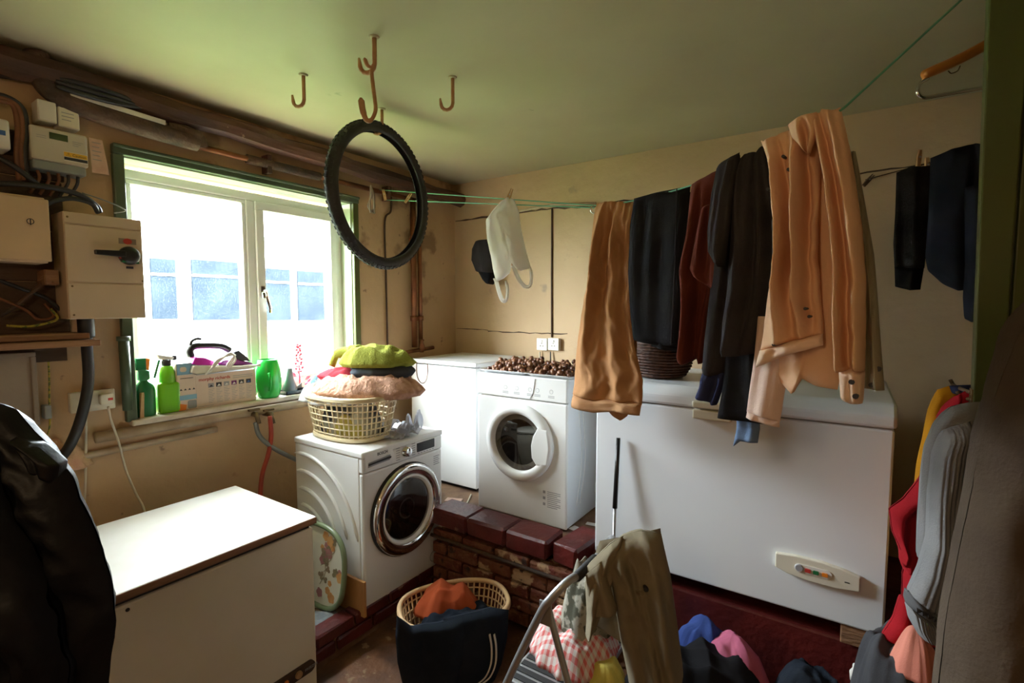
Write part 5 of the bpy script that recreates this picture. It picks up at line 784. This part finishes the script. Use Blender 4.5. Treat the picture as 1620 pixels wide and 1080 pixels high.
for k, (cx, cy, w, d) in enumerate(((-1.715, 2.635, .15, .185), (-1.395, 2.615, .135, .175))):
    for layer in range(2):
        step = .031; nx, ny = int(2 * w * (1 - .14 * layer) / step), int(2 * d * (1 - .14 * layer) / step)
        for i in range(nx):
            for j in range(ny):
                if layer and rr_.random() < .25: continue
                o = bpy.data.objects.new('nut', NM[rr_.randrange(3)]); COL.objects.link(o)
                o.location = (cx + (i - nx / 2 + .5) * step + rr_.uniform(-.005, .005), cy + (j - ny / 2 + .5) * step + rr_.uniform(-.005, .005), DZ1 + .008 + .017 + layer * .026 + rr_.uniform(0, .004)); o.rotation_euler = [rr_.uniform(0, 6.2) for _ in range(3)]; s_ = rr_.uniform(.85, 1.1); o.scale = (s_, s_, s_)
                tag(o, 'brown nut heaped on the ' + ('left', 'right')[k] + ' white tray on the dryer', 'nut', 'nuts on the ' + ('left', 'right')[k] + ' tray')
for me in NM: me.transform(Matrix.Translation((0, 0, .014)))
# ================================================================== round the plinth and step
for k, (x, y, s, lab) in enumerate(((915, 838, .05, 'white card lying by the foot of the dryer'), (936, 829, .032, 'smaller white card behind the first one on the plinth'))):
    p = atZ(x, y, .493); tag(MB(turn((p[0], p[1], .493 if p[1] > 2.34 else .497), R(-12 + 20 * k))).box(-s, s, -s * .55, s * .55, 0, .002).build('card', 'whitep'), lab, 'card')
p = atZ(718, 793, .49); tag(MB(turn((p[0], p[1], .491), R(20))).box(-.055, .055, -.03, .03, 0, .012).build('matchbox', 'pinkp', bevel=.003), 'small crumpled packet on the plinth beside the washing machine', 'packet')
o = MB().tube(spline([(-2.05, 2.55, .497), (-1.98, 2.42, .497), (-1.95, 2.36, .498), (-1.9, 2.39, .498), (-1.86, 2.5, .498), (-1.85, 2.6, .5)], 7), .005, 8).build('white_flex', 'cablewht', smooth=True); tag(o, 'white flex looping over the plinth in front of the corner freezer', 'cable')
o = MB().tube(spline([(-2.06, 2.275, .45), (-2.035, 2.285, .34), (-2.03, 2.29, .26), (-2.05, 2.285, .18), (-2.1, 2.28, .16)], 7), .005, 8).build('white_flex', 'cablewht', smooth=True); tag(o, 'short white flex beside the washing machine corner', 'cable')
# floral tray, board, newspaper
ft = thing('floral_tray', (-2.31, 1.58, .146), 'oval cream tray with flower print and green rim leaning on the washing machine', 'tray'); FT = frame((-2.32, 1.575, .366), (1, 0, 0), (0, .10, .995), (0, -.995, .10)); se = lambda a, b_, n=48: [(a * math.copysign(abs(math.cos(2 * math.pi * i / n)) ** .72, math.cos(2 * math.pi * i / n)), b_ * math.copysign(abs(math.sin(2 * math.pi * i / n)) ** .72, math.sin(2 * math.pi * i / n))) for i in range(n)]
MB(FT).prism(se(.225, .216), -.006, 0).build('plate', 'traycream', ft); MB(FT).tube([(p[0], p[1], .006) for p in se(.222, .213)], .014, 8, closed=True).build('rim', 'traygreen', ft, smooth=True)
rr_ = random.Random(21)
for k in range(30):
    u, v = rr_.uniform(.02, .19), rr_.uniform(-.17, .19)
    if (u / .19) ** 2 + (v / .2) ** 2 > 1: continue
    kind = rr_.choice(('flo1', 'flo1', 'flo2', 'flo2', 'flo3')); n_ = 5 if kind != 'flo2' else 3; s = rr_.uniform(.012, .026)
    fl_ = MB(FT)
    for i in range(n_): q = 2 * math.pi * i / n_ + k; fl_.lathe([(s * .6, 0), (s * .55, .0008)], 10, FT @ Matrix.Translation((u + s * .6 * math.cos(q), v + s * .6 * math.sin(q), .0002 + k * .00003)))
    fl_.build('flower_print', kind, ft)
for k in range(4): MB(FT).tube(spline([(.02, -.1 + k * .05, .001), (.06 + .02 * k, -.03 + k * .04, .001), (.05 + .02 * k, .05 + k * .03, .001)], 6), .0018, 5).build('stem_print', 'flo2', ft)
tag(MB().box(-2.42, -2.012, 1.622, 1.638, .146, .335).build('board_offcut', 'ply', bevel=.002), 'orange brown board offcut standing behind the floral tray', 'board')
tag(heap('newspaper', (-2.19, 1.44, .146), .12, .13, .02, 0, 6, 'newsp', amp=.012, fr=7), 'crumpled grey newspaper on the low step below the floral tray', 'newspaper')
# ================================================================== wicker basket on the freezer
o = thing('wicker_basket', (-.80, 2.62, 1.395), 'round dark brown wicker basket on the large freezer behind the black trousers', 'basket'); T0 = Matrix.Translation((-.80, 2.55, 1.395))
MB(T0).lathe([(.001, .002), (.115, 0), (.145, .05), (.158, .11), (.150, .18), (.135, .22), (.128, .22), (.14, .17), (.14, .06), (.001, .02)], 40, cap=False).build('body', 'wicker', o, smooth=True)
b = MB(T0)
for k in range(15):
    z = .012 + k * .0145; r_ = np.interp(z, [0, .05, .11, .18, .22], [.117, .147, .160, .152, .137]); b.tube([((r_ + .003 * (-1) ** i) * math.cos(2 * math.pi * i / 56), (r_ + .003 * (-1) ** i) * math.sin(2 * math.pi * i / 56), z) for i in range(56)], .006, 6, closed=True)
b.build('weave', 'wicker', o, smooth=True)['kind'] = 'stuff'; MB(T0).tube([(.133 * math.cos(2 * math.pi * i / 40), .133 * math.sin(2 * math.pi * i / 40), .224) for i in range(40)], .010, 8, closed=True).build('rim', 'wicker', o, smooth=True)
# ================================================================== step stool with clothes
ss = thing('step_stool', (-.76, 1.58, 0), 'folding grey metal step stool with ribbed treads half covered by clothes', 'step stool'); ya, yb = 1.335, 1.80
def leg(nm, P, r, m_='alu'): MB().tube(spline(P, 6), r, 12).build(nm, m_, ss, smooth=True)
leg('front_frame', [(-1.10, ya, .0), (-.95, ya, .40), (-.80, ya, .74), (-.755, ya + .01, .82), (-.72, ya + .05, .865), (-.70, ya + .12, .875), (-.70, yb - .12, .875), (-.72, yb - .05, .865), (-.755, yb - .01, .82), (-.80, yb, .74), (-.95, yb, .40), (-1.10, yb, 0)], .0135)
for y in (ya + .022, yb - .022): leg('rear_leg', [(-.775, y, .78), (-.70, y, .55), (-.52, y, 0)], .0115)
for y in (ya + .012, yb - .012): MB().box(-.80, -.755, y - .004, y + .004, .72, .80).build('hinge_plate', 'alu', ss, bevel=.003)
MB().tube([(-.70, ya + .08, .875), (-.70, ya + .22, .875)], .0165, 12).build('grip', 'gap', ss, smooth=True)
for z, x0, x1 in ((.465, -.945, -.665), (.235, -1.03, -.80)):
    t = MB().box(x0, x1, ya + .018, yb - .018, z - .025, z).build('tread', 'alu', ss, bevel=.006)
    for k in range(11): MB().box(x0 + .012, x1 - .012, ya + .035 + k * .036, ya + .058 + k * .036, z, z + .003).build('rib', 'gap', t)
pile('check_cloth', 'red and white checked cloth crumpled on the step stool tread', (-.80, 1.62, .468), .16, .19, .085, 'check', 0, 33, amp=.045, fr=5, pw=4)
pile('camo_cloth', 'mottled olive cloth bunched above the checked cloth on the stool', (-.79, 1.68, .54), .10, .13, .20, 'camo', 0, 36, amp=.06, fr=5, pw=3)
pile('yellow_duster', 'yellow cloth sticking out under the checked cloth on the stool', (-.66, 1.56, .45), .07, .09, .06, 'paleyellow', 0, 39, amp=.02)
kS = (np.array([-.66, 1.62, .8]) - O) @ fw; g = vplane(1000, 900, kS - .10, 26); kt_ = thing('khaki_trousers', (-.62, 1.56, .2), 'khaki cotton trousers draped over the handle of the step stool', 'trousers')
cloth('back_panel', g, [(950, 870), (925, 940), (930, 1000)], [(1050, 850), (1060, 940), (1070, 1060)], None, None, 'khaki', kt_, .04, 4, .02, 101, off=-.07)
cloth('left_leg', g, [(928, 888), (926, 920), (928, 960), (926, 992)], [(985, 840), (972, 900), (958, 940), (944, 978)], [(928, 888), (948, 868), (965, 850), (985, 840)], [(926, 992), (935, 984), (944, 978)], 'khaki', kt_, .06, 3, .02, 102, off=.03, wr=.8)
cloth('right_leg', g, [(950, 872), (968, 920), (980, 1000), (992, 1060), (1000, 1110)], [(1044, 838), (1058, 900), (1070, 990), (1076, 1040), (1070, 1075)], [(950, 872), (985, 842), (1012, 833), (1030, 835), (1044, 838)], [(1000, 1110), (1030, 1090), (1045, 1065), (1070, 1075)], 'khaki', kt_, .12, 6, .035, 105, off=.02, nu=40, nv=50, wr=.7, fold=[(.35, .06, 1, .2, .1), (.55, .05, -1.1, .1, .2), (.75, .06, .9, .05, .2)])
cloth('waistband', g, [(926, 892), (930, 925), (934, 960)], [(950, 872), (960, 900), (975, 945)], None, None, 'khaki', kt_, .03, 3, .012, 106, off=.065, nu=14, nv=20)
MB(Matrix.Translation(Vector(g(1016, 905) + g.n * .10)) @ Matrix.Rotation(R(26), 4, 'Z') @ Matrix.Rotation(R(90), 4, 'X')).lathe([(.008, -.02), (.008, .004), (.004, .005)], 12).build('button', 'gap', kt_)
# ================================================================== heaps of clothes on the floor
pile('black_heap', 'large heap of black clothes on the floor in front of the large freezer', (-.42, 2.0, 0), .33, .27, .34, 'blackcloth', 10, 41, 'clothes', amp=.06, fr=3, pw=3)
pile('blue_cloth', 'blue cloth showing behind the pink towel on the black heap', (-.47, 2.16, .2), .15, .10, .19, 'blue', 20, 44, amp=.035, fr=4)
pile('pink_towel', 'pink towel crumpled on top of the black heap', (-.35, 2.12, .24), .15, .10, .14, 'pink', -20, 47, 'towel', amp=.045, fr=4)
pile('navy_jeans', 'dark blue jeans heaped on the floor right of the black heap', (-.06, 2.10, 0), .17, .17, .36, 'darknavy', 0, 50, 'jeans', amp=.06, pw=4)
pile('slate_trousers', 'slate grey trousers piled high below the grey cardigan', (.185, 2.02, 0), .16, .19, .62, 'slate', 20, 53, 'trousers', amp=.07, pw=5)
pile('coral_top', 'coral pink top lying on the slate grey trousers', (.215, 1.97, .60), .065, .075, .10, 'coral', 0, 57, 'top', amp=.05)
p = atY(1354, 1068, 2.14); o = thing('bottle_cap', (p[0], p[1], p[2] - .02), 'small white plastic cap lying on the dark clothes near the freezer corner', 'plastic cap'); MB(Matrix.Translation((p[0], p[1], p[2] - .02))).lathe([(.001, 0), (.018, 0), (.02, .03), (.012, .045), (.011, .06)], 16).build('body', 'whitep', o, smooth=True)
# ================================================================== clothes hanging at the right
g = vplane(1480, 700, 1.72, 18); o = thing('yellow_jacket', tuple(atD(1480, 740, 1.72)), 'yellow jacket hanging behind the red jumper', 'jacket'); cloth('body', g, [(1482, 616), (1468, 650), (1458, 700), (1450, 735), (1432, 920)], [(1515, 612), (1512, 660), (1506, 740), (1470, 920)], [(1482, 616), (1500, 610), (1515, 612)], None, 'yellowc', o, .05, 4, .02, 111); cloth('collar', g, [(1496, 608), (1500, 620)], [(1530, 606), (1530, 622)], None, None, 'denim', o, .05, 2, .01, 112, nv=8, off=.03)
g = vplane(1450, 800, 1.62, 18); o = thing('red_jumper', tuple(atD(1430, 1010, 1.62)), 'red jumper hanging between the yellow jacket and grey cardigan', 'jumper')
cloth('body', g, [(1505, 628), (1484, 660), (1474, 720), (1462, 760), (1440, 830), (1424, 905), (1424, 950)], [(1545, 618), (1540, 700), (1530, 800), (1515, 900), (1500, 980)], [(1505, 628), (1525, 618), (1545, 618)], None, 'red', o, .07, 5, .028, 115, wr=.9)
cloth('sleeve', g, [(1478, 690), (1450, 745), (1420, 778), (1397, 796), (1402, 830), (1414, 858)], [(1500, 700), (1490, 760), (1470, 820), (1452, 850), (1440, 880), (1430, 905)], None, [(1414, 858), (1422, 885), (1430, 905)], 'red', o, .06, 4, .025, 116, off=.03, wr=.9)
cloth('hem', g, [(1424, 940), (1412, 975), (1393, 1004)], [(1500, 960), (1490, 1000), (1478, 1020)], None, [(1393, 1004), (1412, 1015), (1430, 1000), (1455, 1008), (1478, 1020)], 'red', o, .07, 6, .02, 117, nv=16)
g = vplane(1500, 800, 1.46, 16); o = thing('grey_cardigan', tuple(atD(1470, 985, 1.46)), 'grey ribbed cardigan with patterned band hanging beside the green post', 'cardigan')
cloth('body', g, [(1503, 642), (1478, 670), (1464, 705), (1457, 760), (1454, 830), (1452, 880)], [(1572, 634), (1572, 700), (1562, 800), (1540, 880), (1520, 960)], [(1503, 642), (1530, 636), (1572, 634)], [(1452, 880), (1480, 915), (1500, 940), (1520, 960)], 'greyknit', o, .08, 4, .022, 121, wr=.5)
cloth('sleeve', g, [(1480, 672), (1465, 710), (1458, 770), (1456, 840), (1442, 885), (1424, 925)], [(1520, 660), (1512, 720), (1502, 800), (1500, 860), (1494, 910), (1482, 960)], None, [(1424, 925), (1450, 945), (1482, 960)], 'greyknit', o, .09, 2, .016, 122, off=.05, fold=[(u, .025, -.3, .1, 0) for u in (.2, .35, .5, .65, .8)])
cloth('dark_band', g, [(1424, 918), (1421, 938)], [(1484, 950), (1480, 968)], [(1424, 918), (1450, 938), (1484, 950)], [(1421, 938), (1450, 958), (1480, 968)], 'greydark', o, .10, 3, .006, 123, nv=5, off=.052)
cloth('rib_cuff', g, [(1422, 938), (1428, 965), (1440, 986)], [(1481, 966), (1482, 980), (1484, 994)], [(1422, 938), (1450, 957), (1481, 966)], [(1440, 986), (1462, 992), (1484, 994)], 'greyrib', o, .09, 0, .012, 124, nv=10, nu=48, off=.05, fold=[(u / 12, .022, .8, 0, -1) for u in range(1, 12)], wr=.2)
for k in range(7): p = g(1428 + k * 8.5, 934 + k * 4.2) + g.n * .105; MB(Matrix.Translation(Vector(p)) @ Matrix.Rotation(R(16), 4, 'Z') @ Matrix.Rotation(R(90), 4, 'X')).add([(.010 * math.cos(i * 2.09), .010 * math.sin(i * 2.09), 0) for i in range(3)] + [(.005 * math.cos(i * 2.09 + 1), .005 * math.sin(i * 2.09 + 1), .003) for i in range(3)], [(0, 1, 2), (3, 5, 4), (0, 3, 4, 1), (1, 4, 5, 2), (2, 5, 3, 0)]).build('band_motif', 'darkp', o)
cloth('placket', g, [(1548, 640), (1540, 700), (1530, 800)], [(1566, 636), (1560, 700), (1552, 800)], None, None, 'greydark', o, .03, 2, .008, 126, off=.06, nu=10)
g = vplane(1580, 800, 1.20, 22); o = thing('brown_coat', tuple(atD(1580, 1150, 1.2)), 'heavy brown wool coat hanging in front of the green partition', 'coat')
cloth('body', g, [(1645, 470), (1605, 540), (1578, 610), (1552, 700), (1528, 800), (1508, 900), (1490, 1000), (1478, 1090), (1472, 1180)], [(1780, 440), (1800, 600), (1810, 900), (1815, 1180)], [(1645, 470), (1700, 430), (1780, 440)], None, 'browncoat', o, .20, 6, .035, 131, wr=.6, nu=40)
cloth('sleeve', g, [(1640, 520), (1612, 640), (1604, 760), (1600, 900), (1596, 1040)], [(1720, 500), (1715, 640), (1712, 760), (1708, 900), (1700, 1040)], None, None, 'browncoat', o, .12, 4, .03, 132, off=.09)
MB().tube(spline([tuple(atD(1712, 440, 1.2)), tuple(atD(1712, 410, 1.22)), (.60, 1.90, 1.98), (.60, 1.985, 1.96)], 5), .006, 8).build('hanging_loop', 'browncoat', o, smooth=True)
o = thing('peg_rail', (.6, 1.98, 1.9), 'wooden peg rail on the green partition behind the brown coat', 'peg rail'); MB().box(.42, .98, 1.987, 2.002, 1.93, 1.99).build('board', 'plank', o, bevel=.003)
for x in (.5, .7, .9): MB().tube([(x, 1.985, 1.96), (x, 1.93, 1.97)], [.008, .012], 10).build('peg', 'peg', o, smooth=True)
for k, (y, z, lab) in enumerate(((1.985, 1.45, 'grey cardigan'), (2.14, 1.47, 'red jumper'), (2.28, 1.49, 'yellow jacket'))):
    o = thing('garment_hook', (.345, 2.02, z - .02), 'brass hook on the green post holding the ' + lab, 'hook', 'hooks on the green post'); MB().tube(spline([(.318, 2.02, z), (.314, 2.02 + (y - 2.02) * .3, z - .005), (.31, y - .01, z - .012), (.30, y, z + .006)], 5), .006, 8).build('arm', 'brass', o, smooth=True); MB().box(.314, .320, 2.0, 2.04, z - .012, z + .012).build('plate', 'brass', o)
# black coat at the left on its stand
g = vplane(60, 880, 1.0, 30); o = thing('black_coat', tuple(atD(0, 1130, 1.0)), 'glossy black waxed coat in the left foreground', 'coat')
cloth('body', g, [(-230, 640), (-250, 800), (-260, 1000), (-260, 1180)], [(-5, 652), (28, 690), (62, 722), (88, 760), (122, 830), (145, 885), (160, 960), (161, 1000), (152, 1060), (146, 1180)], [(-230, 640), (-120, 610), (-60, 630), (-5, 652)], None, 'blackcoat', o, .08, 6, .05, 141, nu=50, nv=60, wr=.8, sharp=2, off=-.04, edge=.25)
cloth('sleeve', g, [(-90, 660), (-60, 760), (-30, 900), (-20, 1180)], [(0, 690), (40, 770), (85, 860), (118, 950), (132, 1040), (128, 1180)], None, None, 'blackcoat', o, .10, 6, .05, 142, off=.02, wr=.8, sharp=2)
cloth('collar', g, [(20, 690), (40, 720), (55, 745)], [(48, 705), (85, 738), (80, 768)], None, None, 'blackcoat', o, .05, 2, .015, 143, off=-.01, nu=14, nv=16)
p = atD(-150, 700, 1.04); o = thing('coat_stand', (p[0], p[1], 0), 'dark wooden coat stand carrying the black coat', 'coat stand'); MB(Matrix.Translation((p[0], p[1], 0))).lathe([(.001, 0), (.20, 0), (.20, .02), (.03, .04), (.018, .08), (.018, 1.7), (.028, 1.72), (.001, 1.75)], 24, cap=False).build('pole', 'plank', o, smooth=True)
for k in range(4): q = k * math.pi / 2 + .4; MB().tube(spline([(p[0], p[1], 1.62), (p[0] + .07 * math.cos(q), p[1] + .07 * math.sin(q), 1.60), (p[0] + .10 * math.cos(q), p[1] + .10 * math.sin(q), 1.66)], 5), .009, 8).build('hook', 'plank', o, smooth=True)
for o in bpy.data.objects:
    if '_o' in o: del o['_o']
